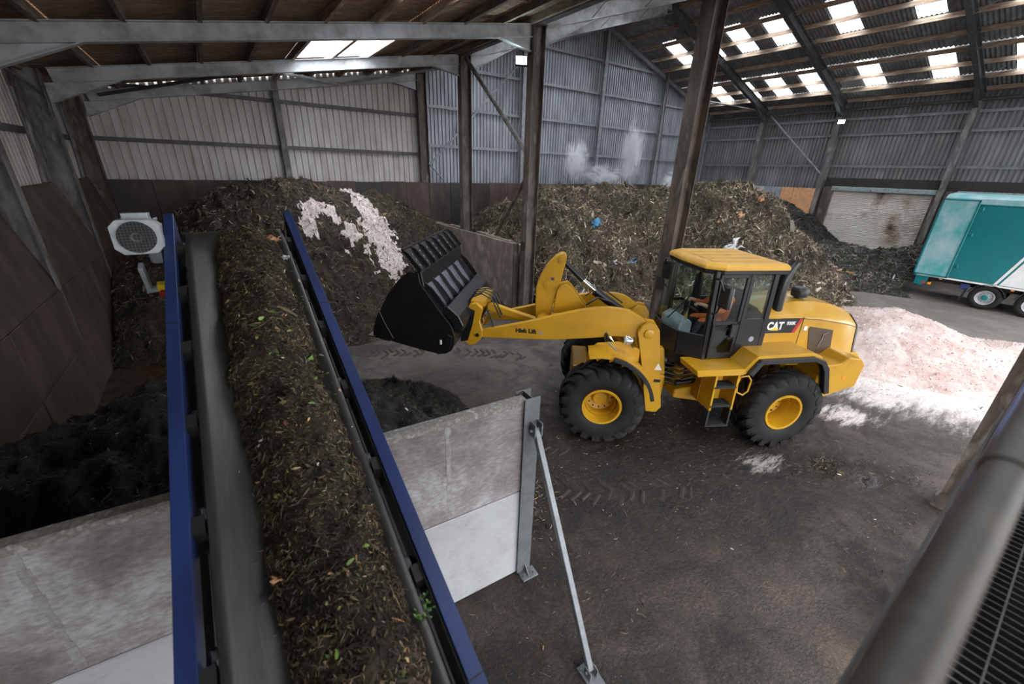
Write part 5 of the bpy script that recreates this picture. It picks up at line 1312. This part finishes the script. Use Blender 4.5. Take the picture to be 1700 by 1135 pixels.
PAL_DARK = [(48, (0.013, 0.011, 0.009)), (28, (0.028, 0.023, 0.018)), (14, (0.055, 0.044, 0.034)), (5, (0.11, 0.09, 0.068)), (6, (0.035, 0.05, 0.02)), (1.2, (0.35, 0.33, 0.3)), (0.4, (0.3, 0.13, 0.05))]
PAL_GREY = [(20, (0.03, 0.028, 0.025)), (25, (0.075, 0.070, 0.062)), (20, (0.14, 0.13, 0.11)), (12, (0.23, 0.215, 0.185)), (6, (0.20, 0.14, 0.08)), (8, (0.07, 0.095, 0.045)), (3, (0.33, 0.33, 0.31)), (0.6, (0.35, 0.17, 0.06))]
PAL_WHITE = [(40, (0.64, 0.57, 0.54)), (30, (0.58, 0.46, 0.425)), (14, (0.48, 0.33, 0.29)), (10, (0.68, 0.65, 0.63))]

def heap(name, label, H, ext, step, n, size, base, pal, keepf=None, seed=1, **kw):
    rng = np.random.default_rng(seed)
    o = grid_heap(name, H, *ext, step, base, None, keepf)
    tag(o, label, 'heap', None, 'stuff')
    P, N = scatter(H, *ext, n, rng, keepf)
    pieces('loose_matter', P, N, size, pal, o, rng, **kw)
    return o

# --- the big brown heap under the conveyor head, filling the back of the lean-to bay
H1 = Ridge([(-0.3, 16.8, 3.55), (0.4, 16.5, 4.0), (2.1, 16.3, 4.2), (3.4, 16.6, 3.9), (5.2, 17.8, 3.7), (6.5, 18.0, 3.2), (7.8, 18.5, 2.6)], 1.0, 0.8, 0.6, 1.0, 3.3)
heap('compost_heap', 'large brown compost heap at the back left, streaked with white plaster', H1, (-2.84, 8.36, 10.8, 20.02), 0.07, 62000, 0.085, M['heap_brown'], PAL_BROWN, None, 11)
# crushed plaster run down that heap
SP = np.array([(4.35, 16.7, 0.42), (4.45, 16.0, 0.55), (4.6, 15.3, 0.62), (4.6, 14.6, 0.5), (4.6, 14.0, 0.42), (4.45, 13.4, 0.22)])
def streak_mask(x, y, grow=0.0):
    d = np.full(np.shape(x), 9.0)
    for a, b in zip(SP[:-1], SP[1:]):
        for t in np.linspace(0, 1, 5):
            p = a * (1 - t) + b * t
            d = np.minimum(d, np.hypot(x - p[0], y - p[1]) - p[2])
    for px, py, r in ((2.75, 15.2, 0.22), (2.3, 14.5, 0.18), (3.1, 14.9, 0.2), (3.6, 14.4, 0.22), (3.85, 13.9, 0.2), (3.2, 13.9, 0.1), (-0.2, 15.4, 0.25), (2.45, 14.9, 0.12), (0.1, 15.3, 0.16)):
        d = np.minimum(d, np.hypot(x - px, y - py) - r)
    return d + 0.55 * fbm(x * 2.6 + 4, y * 2.6, 3) + 0.35 * fbm(x * 9 + 2, y * 9, 2) < grow
o = grid_heap('plaster_streak', H1, 1.5, 5.8, 12.9, 17.4, 0.04, M['plaster_brightened'], None, streak_mask, 0.045)
o2 = None
tag(o, 'crushed white-pink plaster spilled in a streak down the brown heap', 'plaster', None, 'stuff')
rng = np.random.default_rng(5)
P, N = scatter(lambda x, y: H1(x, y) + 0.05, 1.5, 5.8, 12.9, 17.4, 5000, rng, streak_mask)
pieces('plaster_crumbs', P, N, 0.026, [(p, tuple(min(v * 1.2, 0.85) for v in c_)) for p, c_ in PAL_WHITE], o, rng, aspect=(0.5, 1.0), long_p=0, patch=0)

# --- the steaming heap of green waste in the main span
H2 = Ridge([(10.4, 16.8, 2.9), (12.0, 14.6, 3.85), (14.5, 14.5, 4.15), (17.0, 13.0, 4.1), (18.5, 11.0, 4.4), (20.0, 9.9, 4.35)], 1.03, 0.7, 0.95, 1.15, 8.1)
not_wall = lambda x, y: (x > 9.22) & ~((np.abs(x - 8.8) < 0.3) & (np.abs(y - 5.9) < 0.3))
heap('green_waste_heap', 'huge steaming heap of straw-coloured green waste behind the loader', H2, (9.22, 25.5, 4.6, 20.02), 0.07, 110000, 0.115, M['heap_straw'], PAL_STRAW, not_wall, 21, long_p=0.3, lift=1.0, stick=2.4, patch=1.1)
# --- dark heap against the far wall and the low heap in front of the shutter
H3 = Ridge([(30.4, 15.0, 3.5), (30.4, 13.6, 3.55), (30.3, 12.7, 3.4)], 0.8, 0.8, 0.45, 0.9, 2.2)
heap('dark_heap', 'dark charcoal heap against the orange boards of the far wall', H3, (24.0, 31.8, 7.5, 20.0), 0.10, 22000, 0.12, M['heap_dark'], PAL_DARK, None, 31)
H4 = Ridge([(25.6, 10.0, 1.5), (26.9, 8.3, 1.75), (27.2, 6.4, 1.5), (28.2, 5.5, 1.7), (29.2, 4.6, 1.9)], 0.62, 0.6, 0.4, 1.0, 5.9)
heap('grey_green_heap', 'low grey-green heap in front of the roller shutter beside the trailer', H4, (22.0, 31.95, 3.0, 12.5), 0.09, 30000, 0.11, M['heap_dark'], PAL_GREY, lambda x, y: ~((x > 25.0) & (y < 4.62)), 41, long_p=0.2)
# --- black heap behind the panel wall, lower left
H5 = Ridge([(-2.9, 6.2, 1.45), (-1.2, 6.4, 1.85), (0.3, 6.2, 1.7), (1.2, 5.8, 0.9), (1.7, 5.5, 0.35)], 0.58, 0.5, 0.5, 1.4, 6.6)
heap('black_heap', 'near-black compost heap behind the panel wall, under the conveyor', H5, (-2.86, 3.6, 3.25, 11.5), 0.045, 80000, 0.036, M['heap_dark'], PAL_DARK + [(10, (0.06, 0.045, 0.022)), (4, (0.12, 0.09, 0.045))], lambda x, y: y > 3.12 + (2.3 - x) * 0.0763, 51)
# --- white plaster heap on the right
H6 = Ridge([(16.5, 2.95, 1.2), (17.0, 1.3, 0.7), (18.3, -0.6, 0.65), (19.0, -2.0, 0.6)], 0.42, 0.5, 0.12, 1.3, 1.4)
o = grid_heap('plaster_heap', H6, 12.0, 23.0, -5.0, 6.5, 0.06, M['plaster'])
tag(o, 'heap of crushed pale pink plaster on the floor between loader and trailer', 'heap', None, 'stuff')
rng = np.random.default_rng(61)
P, N = scatter(H6, 12.0, 23.0, -3.5, 6.5, 14000, rng)
pieces('plaster_crumbs', P, N, 0.022, PAL_WHITE, o, rng, aspect=(0.5, 1.0), long_p=0, patch=0)

# --- material riding on the belt
CVM = Matrix.Translation((0.005, 0, 2.05)) @ Matrix.Rotation(-CV_AZ, 4, 'Z') @ Matrix.Rotation(CV_EL, 4, 'X')
def belt_z(t):
    t = np.abs(t); return np.where(t < 0.17, -0.175, -0.175 + (t - 0.17) / (0.455 - 0.17) * 0.14)
def HB(t, s):
    t = np.asarray(t, float); s = np.asarray(s, float)
    c = 0.115 + 0.02 * np.sin(s * 1.3) + 0.06 * fbm(s * 1.1, s * 0 + 3, 2) + 0.05 * fbm(s * 6, s * 0 + 13, 3); w = 0.33 + 0.05 * fbm(s * 1.7 + 4, s * 0 + 7, 2)
    m = 1 - np.abs((t - c) / w) ** 2.2
    end = np.clip((6.12 - s) / 0.35, -1, 1)
    h = -0.15 + 0.32 * m * (0.85 + 0.5 * fbm(s * 1.4, t * 0 + 1, 2)) * np.where(end < 1, np.clip(end, 0.0, 1), 1)
    return h + 0.10 * fbm(t * 7, s * 7, 3) + 0.05 * fbm(t * 19, s * 19, 2)
_above = lambda t, s: HB(t, s) > belt_z(t) + 0.004
rng = np.random.default_rng(71)
ld_o = grid_heap('compost_load', lambda a, b: HB(a, b) + 5.0, -0.42, 0.50, -1.2, 6.1, 0.022, M['heap_brown'], None, _above)
_v = np.empty(len(ld_o.data.vertices) * 3, np.float32); ld_o.data.vertices.foreach_get('co', _v); _v = _v.reshape(-1, 3); _v[:, 2] -= 5.0
_T = np.array(CVM); _v = _v @ _T[:3, :3].T + _T[:3, 3]; ld_o.data.vertices.foreach_set('co', _v.astype(np.float32).ravel()); ld_o.data.update()
tag(ld_o, 'brown shredded compost riding up the conveyor belt', 'compost', None, 'stuff')
P, N = scatter(HB, -0.42, 0.50, -1.2, 6.1, 60000, rng, _above, -9)
pieces('loose_matter', P, N, 0.024, PAL_LOAD, ld_o, rng, T=CVM, lift=0.6, long_p=0.16)

k_ = 520
t_ = rng.uniform(-0.36, 0.46, k_); s_ = rng.uniform(-1.0, 6.0, k_); z_ = np.maximum(HB(t_, s_), belt_z(t_)) + 0.012
pieces('leaf_scraps', np.stack([t_, s_, z_], 1)[t_ > -0.2], np.tile(np.array([[0, 0, 1.0]]), ((t_ > -0.2).sum(), 1)), 0.024, [(6, (0.12, 0.20, 0.035)), (3, (0.20, 0.30, 0.09)), (3, (0.10, 0.065, 0.03)), (2, (0.45, 0.28, 0.14)), (1.5, (0.5, 0.47, 0.42)), (1, (0.22, 0.06, 0.05))], ld_o, rng, T=CVM, aspect=(0.35, 0.7), long_p=0.1, lift=0.5, patch=0)
k_ = 1600
s_ = rng.uniform(-1.0, 5.9, k_); t_ = -0.16 - np.abs(rng.normal(0, 0.05, k_)); z_ = belt_z(t_) + 0.006
pieces('belt_crumbs', np.stack([t_, s_, z_], 1), np.tile(np.array([[0, 0, 1.0]]), (k_, 1)), 0.014, PAL_BROWN, ld_o, rng, T=CVM, lift=0.3, patch=0)

# --- crumbs trodden into the floor
rng = np.random.default_rng(81)
def flat(x, y): return np.full(np.shape(x), 0.004)
n = 24000
x = rng.uniform(1.0, 16.0, n); y = rng.uniform(0.2, 12.0, n)
okm = (fbm(x * 0.45, y * 0.45, 3) > 0.0) & ~((np.abs(y - 3.0 - (2.3 - x) * .0763) < 0.2) & (x < 2.6))
P = np.stack([x, y, np.full(n, 0.006)], 1)[okm]; N = np.tile(np.array([[0, 0, 1.0]]), (len(P), 1))
c = []
for cx, cy, r_, k in ((2.7, 3.6, 0.5, 900), (8.15, 1.5, 0.22, 1400), (3.2, 4.2, 0.8, 900), (2.2, 7.2, 0.9, 900), (5.2, 11.2, 1.2, 900), (8.0, 11.2, 0.6, 400), (9.2, 0.6, 0.3, 150), (8.6, 1.15, 0.25, 120), (8.9, 0.95, 0.25, 100), (7.7, 1.6, 0.3, 150)):
    q = rng.normal(size=(k, 2)) * r_ * 0.5
    c.append(np.stack([cx + q[:, 0], cy + q[:, 1], np.full(k, 0.008) + 0.03 * rng.random(k)], 1))
P = np.concatenate([P] + c); P = P[~((P[:, 0] < 2.7) & (np.abs(P[:, 1] - 3.0 - (2.3 - P[:, 0]) * .0763) < 0.16))]
N = np.tile(np.array([[0, 0, 1.0]]), (len(P), 1))
o = pieces('floor_crumbs', P, N, 0.034, PAL_BROWN + [(3, (0.35, 0.3, 0.24))], None, rng, lift=0.25, long_p=0.2)
tag(o, 'scattered crumbs and stalks trodden across the floor', 'debris', None, 'stuff')
# --- tyre tread pressed into mud: ridges left standing between the lug prints
def tyre_track(label, pts, mat, w=0.5, seed=1):
    rg = random.Random(seed); mb = MB(); P_ = [Vector(p) for p in pts]
    for a, b in zip(P_[:-1], P_[1:]):
        d = (b - a); n_ = int(d.length / 0.17); d.normalize(); sd = Vector((-d.y, d.x, 0))
        for i in range(n_):
            c = a + d * 0.17 * i
            for s in (-1, 1):
                if rg.random() < 0.25: continue
                if rg.random() < 0.1: c = c + d * rg.uniform(-0.06, 0.06) + sd * rg.uniform(-0.1, 0.1)
                q0 = c + sd * s * 0.03 + d * rg.uniform(-.02, .02); q1 = c + sd * s * w * rg.uniform(0.35, 0.52) + d * 0.13
                hw = rg.uniform(0.028, 0.05); h = rg.uniform(0.008, 0.02); e = (q1 - q0).normalized(); f = Vector((-e.y, e.x, 0)) * hw; u = Vector((0, 0, h))
                mb._add([q0 - f, q1 - f, q1 + f, q0 + f, q0 - f * .4 + u, q1 - f * .4 + u * .7, q1 + f * .4 + u * .7, q0 + f * .4 + u], [(4, 5, 6, 7), (0, 1, 5, 4), (1, 2, 6, 5), (2, 3, 7, 6), (3, 0, 4, 7)])
    tag(mb.build('tyre_track', mat), label, 'tyre track', 'tyre tracks in the mud', 'stuff')
M['mud'] = pm('track_mud', (0.040, 0.028, 0.021), (0.022, 0.015, 0.012), 12, 0.6, 0, 0.4, c3=(0.07, 0.052, 0.04), lo=0.35, hi=0.7)
tyre_track('tyre tread printed in mud below the raised bucket', [(6.3, 8.2, 0.002), (4.6, 9.6, 0.002), (2.6, 10.6, 0.002)], M['mud'], 0.55, 1)
tyre_track('tyre tread printed in mud towards the push wall', [(7.8, 9.2, 0.002), (5.6, 10.4, 0.002), (3.8, 11.2, 0.002)], M['mud'], 0.55, 2)
tyre_track('tyre tread printed in mud between panel wall post and front wheel', [(5.6, 2.6, 0.002), (4.2, 3.3, 0.002), (2.9, 4.6, 0.002)], M['mud'], 0.55, 3)
tyre_track('tyre tread printed in mud left of the front wheel', [(4.6, 4.3, 0.002), (3.6, 5.6, 0.002), (2.9, 7.2, 0.002)], M['mud'], 0.55, 4)

# ---------------------------------------------------------------- single scraps one can point at
def scrap(name, label, cat, loc, nrm, size, mat, seed, group=None):
    rg = np.random.default_rng(seed); n = 7
    g = np.linspace(-1, 1, n); X, Y = np.meshgrid(g, g, indexing='ij')
    Z = 0.35 * rg.normal(size=(n, n)); Z = (Z + np.roll(Z, 1, 0) + np.roll(Z, 1, 1)) / 2
    X = X + 0.18 * rg.normal(size=(n, n)); Y = Y * 0.6 + 0.18 * rg.normal(size=(n, n))
    V = np.stack([X.ravel(), Y.ravel(), Z.ravel()], 1) * size / 2
    idx = np.arange(n * n).reshape(n, n)
    F = np.stack([idx[:-1, :-1].ravel(), idx[1:, :-1].ravel(), idx[1:, 1:].ravel(), idx[:-1, 1:].ravel()], 1)
    o = np_mesh(name, V, F, mat)
    md = o.modifiers.new('thickness', 'SOLIDIFY'); md.thickness = 0.006
    o.rotation_mode = 'QUATERNION'; o.rotation_quaternion = Vector((0, 0, 1)).rotation_difference(Vector(nrm))
    o.location = Vector(loc) + Vector(nrm).normalized() * size * 0.08
    return tag(o, label, cat, group)
def on2(x, y): return (x, y, float(H2(np.array([x]), np.array([y]))[0]) + 0.05)
scrap('plastic_scrap', 'bright blue plastic scrap low on the green waste heap, left of the cab', 'scrap', on2(14.06, 11.1), (-0.5, -0.7, 0.6), 0.42, M['blue_plastic'], 1, 'scraps in the green waste')
scrap('plastic_scrap', 'pale blue and white plastic scrap high on the green waste heap', 'scrap', on2(13.24, 12.7), (-0.5, -0.7, 0.6), 0.45, M['blue_plastic'], 2, 'scraps in the green waste')
scrap('plastic_scrap', 'white film scrap at the foot of the green waste heap', 'scrap', on2(12.95, 11.2), (-0.5, -0.7, 0.6), 0.35, M['white_plastic'], 3, 'scraps in the green waste')
scrap('paper_scrap', 'crumpled white paper just above the cab roof', 'scrap', on2(17.0, 8.6), (-0.5, -0.7, 0.6), 0.7, M['white_plastic'], 4, 'scraps in the green waste')
scrap('plastic_scrap', 'orange scrap near the crest of the green waste heap', 'scrap', on2(18.2, 9.2), (-0.5, -0.7, 0.6), 0.35, M['osb'], 5, 'scraps in the green waste')
scrap('plastic_scrap', 'small orange scrap at the right shoulder of the green waste heap', 'scrap', on2(19.6, 9.2), (-0.5, -0.7, 0.6), 0.3, M['osb'], 6, 'scraps in the green waste')
def cv_pt(t, s, dz=0.02): return CVM @ Vector((t, s, float(HB(np.array([t]), np.array([s]))[0]) + dz))
scrap('food_scrap', 'orange-tan scrap at the left edge of the belt load', 'scrap', cv_pt(-0.17, 2.05), (0, -0.3, 1), 0.07, M['osb'], 7, 'scraps on the belt load')
scrap('plastic_scrap', 'clear crumpled film on the belt load near the conveyor head', 'scrap', cv_pt(0.40, 5.3), (0, -0.3, 1), 0.10, M['white_plastic'], 8, 'scraps on the belt load')
scrap('food_scrap', 'yellow-orange peel on the right edge of the load near the conveyor head', 'scrap', cv_pt(0.34, 5.62), (0, -0.3, 1), 0.11, M['osb'], 9, 'scraps on the belt load')
# leafy sprig hanging off the right edge of the belt near the camera
sp = empty('leafy_sprig', cv_pt(0.40, 1.58), 0, 'fresh green leafy sprig at the right edge of the belt load', 'sprig')
M['leaf'] = pm('fresh_leaf', (0.10, 0.21, 0.03), (0.15, 0.28, 0.05), 20, 0.55, 0, 0.05)
rg = random.Random(4)
for k in range(10):
    a = R_(-70 + k * 20); L = rg.uniform(0.09, 0.17)
    tip = Vector((math.cos(a) * L * 0.8, math.sin(a) * L, rg.uniform(0.02, 0.07)))
    mb = MB(); mb.tube((0, 0, 0), tip, 0.0018, 5); stem = mb.build('stem', M['leaf'], sp)
    for j in range(8):
        b = tip * (0.25 + 0.1 * j); dv = Vector((rg.uniform(-1, 1), rg.uniform(-1, 1), rg.uniform(0, 0.8))).normalized() * rg.uniform(0.02, 0.035)
        sd = dv.cross(Vector((0, 0, 1))).normalized() * 0.007
        mb = MB(); mb._add([b, b + dv * 0.5 + sd, b + dv, b + dv * 0.5 - sd], [(0, 1, 2, 3)]); mb.build('leaf', M['leaf'], stem)

# ================================================================ TIPPING TRAILER
tr = empty('tipping_trailer', (26.5, 0, 0), 0, 'teal and white bulk trailer with its rear door open, at the right edge', 'trailer')
def tp(mb, name, mat, par=None, bevel=0.0, ang=None):
    o = mb.build(name, M[mat], None, ang, bevel); q = par or tr
    o.parent = q
    if q is tr: o.matrix_parent_inverse = Matrix.Translation((-26.5, 0, 0))
    else: o.matrix_parent_inverse = (q.matrix_parent_inverse).inverted() @ Matrix.Translation((-26.5, 0, 0)) if False else Matrix.Identity(4)
    return o
XN, XF, YR, YE = 25.35, 27.85, 4.42, -9.0
mb = MB(); mb.bb(XN, XN + 0.06, YE, YR, 1.08, 4.1); sd = tp(mb, 'side_wall', 'teal', None, 0.01)
mb = MB(); mb.bb(XF - 0.06, XF, YE, YR, 1.08, 4.1); tp(mb, 'side_wall', 'teal', None, 0.01)
mb = MB(); mb.bb(XN, XF, YE, YE + 0.06, 1.08, 4.1); tp(mb, 'front_wall', 'teal')
mb = MB(); mb.bb(XN, XF, YE, YR, 1.0, 1.10); tp(mb, 'load_floor', 'black')
mb = MB(); mb.prism([(-9.0, 0)], 0, 0) if False else mb.bb(XN - 0.04, XN + 0.10, YE, YR, 4.02, 4.18); tp(mb, 'top_rail', 'teal', None, 0.03)
mb = MB(); mb.bb(XF - 0.10, XF + 0.04, YE, YR, 4.02, 4.18); tp(mb, 'top_rail', 'teal', None, 0.03)
rg_ = []
mb = MB(); mb.loft([[(XN - 0.06, y, 4.08), (XN - 0.05, y, 4.28), (XN + 0.25, y, 4.40), (26.6, y, 4.46), (XF - 0.25, y, 4.40), (XF + 0.05, y, 4.28), (XF + 0.06, y, 4.08), (XF, y, 4.08), (XF - 0.1, y, 4.24), (26.6, y, 4.38), (XN + 0.1, y, 4.24), (XN, y, 4.08)] for y in (YR + 0.02, YE)]); tp(mb, 'roll_sheet', 'teal_pale', None, 0, 30)
# rear frame and the door folded back along the near side
mb = MB(); mb.bb(XN - 0.01, XN + 0.12, YR - 0.10, YR + 0.03, 0.95, 4.2); tp(mb, 'rear_post', 'teal', None, 0.015)
mb = MB(); mb.bb(XF - 0.12, XF + 0.01, YR - 0.10, YR + 0.03, 0.95, 4.2); tp(mb, 'rear_post', 'teal', None, 0.015)
mb = MB(); mb.bb(XN - 0.13, XN - 0.07, 3.36, 4.48, 1.06, 4.24); dr = tp(mb, 'rear_door', 'teal_pale', None, 0.012)
for y0, y1, z0, z1 in ((3.36, 3.42, 1.06, 4.24), (4.42, 4.48, 1.06, 4.24), (3.36, 4.48, 1.06, 1.12), (3.36, 4.48, 4.18, 4.24)):
    mb = MB(); mb.bb(XN - 0.155, XN - 0.12, y0, y1, z0, z1); o = tp(mb, 'door_frame', 'teal', None, 0.006)
for z in (1.6, 2.9, 3.9):
    mb = MB(); mb.bb(XN - 0.10, XN + 0.02, 3.20, 3.36, z - 0.03, z + 0.03); mb.tube((XN - 0.10, 3.22, z - 0.06), (XN - 0.10, 3.22, z + 0.06), 0.03, 8); tp(mb, 'door_latch', 'teal', None)
# white swoosh and stripes on the side
yw = lambda z: 2.08 - (z - 1.05) * 0.115 * 1.0 - (z - 1.05) * 0.03
mb = MB(); mb.prism([(1.98, 1.09), (1.55, 4.0), (YE + 0.01, 4.0), (YE + 0.01, 1.09)], XN - 0.012, XN - 0.004, 'x')
mb = MB()
mb.prism([(1.86, 1.09), (0.82, 4.02), (YE + 0.01, 4.02), (YE + 0.01, 1.09)], XN - 0.012, XN - 0.002, 'x'); tp(mb, 'white_panel', 'white')
mb = MB(); mb.prism([(2.02, 1.09), (1.93, 1.09), (0.89, 4.02), (0.98, 4.02)], XN - 0.012, XN - 0.002, 'x'); tp(mb, 'white_stripe', 'white')
mb = MB(); mb.bb(XN - 0.02, XN + 0.02, YE, YR - 0.05, 1.0, 1.07); tp(mb, 'bottom_stripe', 'white')
# chassis, wheels, guards
mb = MB(); mb.bb(25.95, 26.15, YE, 4.1, 0.75, 1.0); tp(mb, 'chassis_beam', 'steel_black')
mb = MB(); mb.bb(27.05, 27.25, YE, 4.1, 0.75, 1.0); tp(mb, 'chassis_beam', 'steel_black')
mb = MB(); mb.bb(XN + 0.1, XF - 0.1, 4.05, 4.3, 0.55, 0.78); bp = tp(mb, 'rear_bumper', 'steel_black', None, 0.02)
mb = MB(); mb.prism([(4.36, 1.0), (4.36, 0.62), (4.1, 0.56), (3.95, 0.7), (3.95, 1.0)], XN, XN + 0.08, 'x'); tp(mb, 'corner_plate', 'teal', None, 0.01)
for dy, mt in ((4.05, 'red'), (3.85, 'orange')):
    mb = MB(); mb.bb(XN - 0.02, XN + 0.05, dy - 0.06, dy + 0.06, 0.66, 0.76); tp(mb, 'marker_lamp', mt, None, 0.01)
for dy in (3.55, 1.45, -0.2):
    mb = MB(); mb.bb(XN - 0.03, XN, dy - 0.05, dy + 0.05, 0.94, 0.99); tp(mb, 'side_marker', 'orange', None, 0.006)
mb = MB(); mb.bb(XN, XN + 0.03, 2.62, 2.9, 0.70, 0.92); tp(mb, 'valve_box', 'blue', None, 0.01)
for cy in (2.08, 0.77, -0.54):
    for xx, sgn in ((XN + 0.03, -1), (XF - 0.03, 1)):
        W = Matrix.Translation((xx, cy, 0.495)) @ Matrix.Rotation(R_(90) * sgn * -1, 4, 'Z')
        mb = MB(W); mb.lathe([(0.29, -0.30), (0.33, -0.32), (0.43, -0.32), (0.485, -0.28), (0.495, -0.2), (0.495, -0.1), (0.485, -0.03), (0.43, 0.0), (0.33, 0.0), (0.29, -0.03)], (0, 0, 0), (0, -1, 0) if False else (0, 1, 0), 40, closed=True)
        ty = tp(mb, 'tyre', 'rubber', None, 0, 40)
        mb = MB(W); mb.lathe([(0.295, -0.02), (0.285, 0.0), (0.26, -0.005), (0.24, -0.05), (0.20, -0.10), (0.13, -0.09), (0.10, -0.06), (0.10, -0.15), (0.28, -0.2)], (0, 0, 0), (0, 1, 0), 32, closed=True); r_ = tp(mb, 'wheel_rim', 'alloy', None, 0, 35); 
        mb = MB(W); mb.lathe([(0.105, -0.1), (0.105, -0.03), (0.08, 0.0), (0.0, 0.005)], (0, 0, 0), (0, 1, 0), 20); tp(mb, 'hub_cap', 'teal', None, 0, 35)
        for k in range(10):
            a = 2 * math.pi * k / 10
            mb = MB(W); mb.tube((0.165 * math.cos(a), -0.11, 0.165 * math.sin(a)), (0.165 * math.cos(a), -0.055, 0.165 * math.sin(a)), 0.017, 6); tp(mb, 'wheel_nut', 'galv')
        pts = []
        for k in range(11):
            a = R_(15 + 15 * k); pts.append((cy + 0.56 * math.cos(a), 0.495 + 0.56 * math.sin(a)))
        for k in range(10, -1, -1):
            a = R_(15 + 15 * k); pts.append((cy + 0.53 * math.cos(a), 0.495 + 0.53 * math.sin(a)))
        mb = MB(); n = 11
        for i in range(10): mb.prism([pts[i], pts[i + 1], pts[2 * n - 2 - i], pts[2 * n - 1 - i]], *( (XN - 0.02, XN + 0.32) if sgn < 0 else (XF - 0.32, XF + 0.02)), 'x')
        tp(mb, 'mudguard', 'plastic', None, 0, 40)
    mb = MB(); mb.tube((25.6, cy, 0.5), (27.6, cy, 0.5), 0.07, 12); tp(mb, 'axle', 'steel_black', None, 0, 40)
mb = MB(); mb.prism([(2.68, 0.75), (2.72, 0.75), (2.80, 0.18), (2.76, 0.18)], XN, XN + 0.35, 'x'); tp(mb, 'mud_flap', 'plastic')
mb = MB(); mb.bb(XN + 0.3, XF - 0.3, -6.5, -5.5, 0, 0.9); tp(mb, 'landing_leg', 'steel_black')

# ================================================================ STEAM over the green waste
def steam(loc, scale, dens, seed, lab):
    m = bpy.data.materials.new('steam'); m.use_nodes = True; nt = m.node_tree
    nt.nodes.remove(nt.nodes['Principled BSDF'])
    tc = nt.nodes.new('ShaderNodeTexCoord').outputs['Object']
    mp = nt.nodes.new('ShaderNodeMapping'); mp.inputs['Location'].default_value = (seed, seed * 1.7, 0); mp.inputs['Scale'].default_value = (1.1, 1.1, 0.8)
    nt.links.new(tc, mp.inputs['Vector'])
    nz = noise(nt, 2.3, 6, 0.68, mp.outputs['Vector'], 1.8)
    ln = nt.nodes.new('ShaderNodeVectorMath'); ln.operation = 'LENGTH'; nt.links.new(tc, ln.inputs[0])
    fall = mth(nt, 'SUBTRACT', 1.0, smooth(nt, ln.outputs['Value'], 0.25, 1.0))
    d = mth(nt, 'MULTIPLY', smooth(nt, mth(nt, 'MULTIPLY_ADD', fall, 0.20, nz), 0.60, 0.86), mth(nt, 'MULTIPLY', fall, dens))
    v = nt.nodes.new('ShaderNodeVolumePrincipled')
    v.inputs['Color'].default_value = (0.96, 0.97, 1.0, 1); v.inputs['Anisotropy'].default_value = 0.2
    nt.links.new(d, v.inputs['Density']); nt.links.new(v.outputs[0], nt.nodes['Material Output'].inputs['Volume'])
    bm = bmesh.new(); bmesh.ops.create_icosphere(bm, subdivisions=2, radius=1.0)
    me = bpy.data.meshes.new('steam_wisp'); bm.to_mesh(me); bm.free(); me.materials.append(m)
    o = link('steam_wisp', me); o.location = loc; o.scale = scale
    tag(o, lab, 'steam', 'steam over the green waste', 'stuff')
steam((16.0, 17.3, 5.3), (1.3, 0.9, 1.6), 9, 1.0, 'thin white steam wisp rising at the left end of the heap crest')
steam((20.4, 17.3, 5.9), (1.3, 0.9, 2.4), 11, 3.3, 'tall curling white steam plume before the gable post')
steam((18.3, 17.3, 4.7), (2.6, 0.9, 0.9), 6.0, 6.1, 'low bank of steam along the heap crest')
steam((23.6, 16.6, 4.4), (1.8, 0.9, 0.9), 5, 8.4, 'faint steam at the right end of the heap crest')
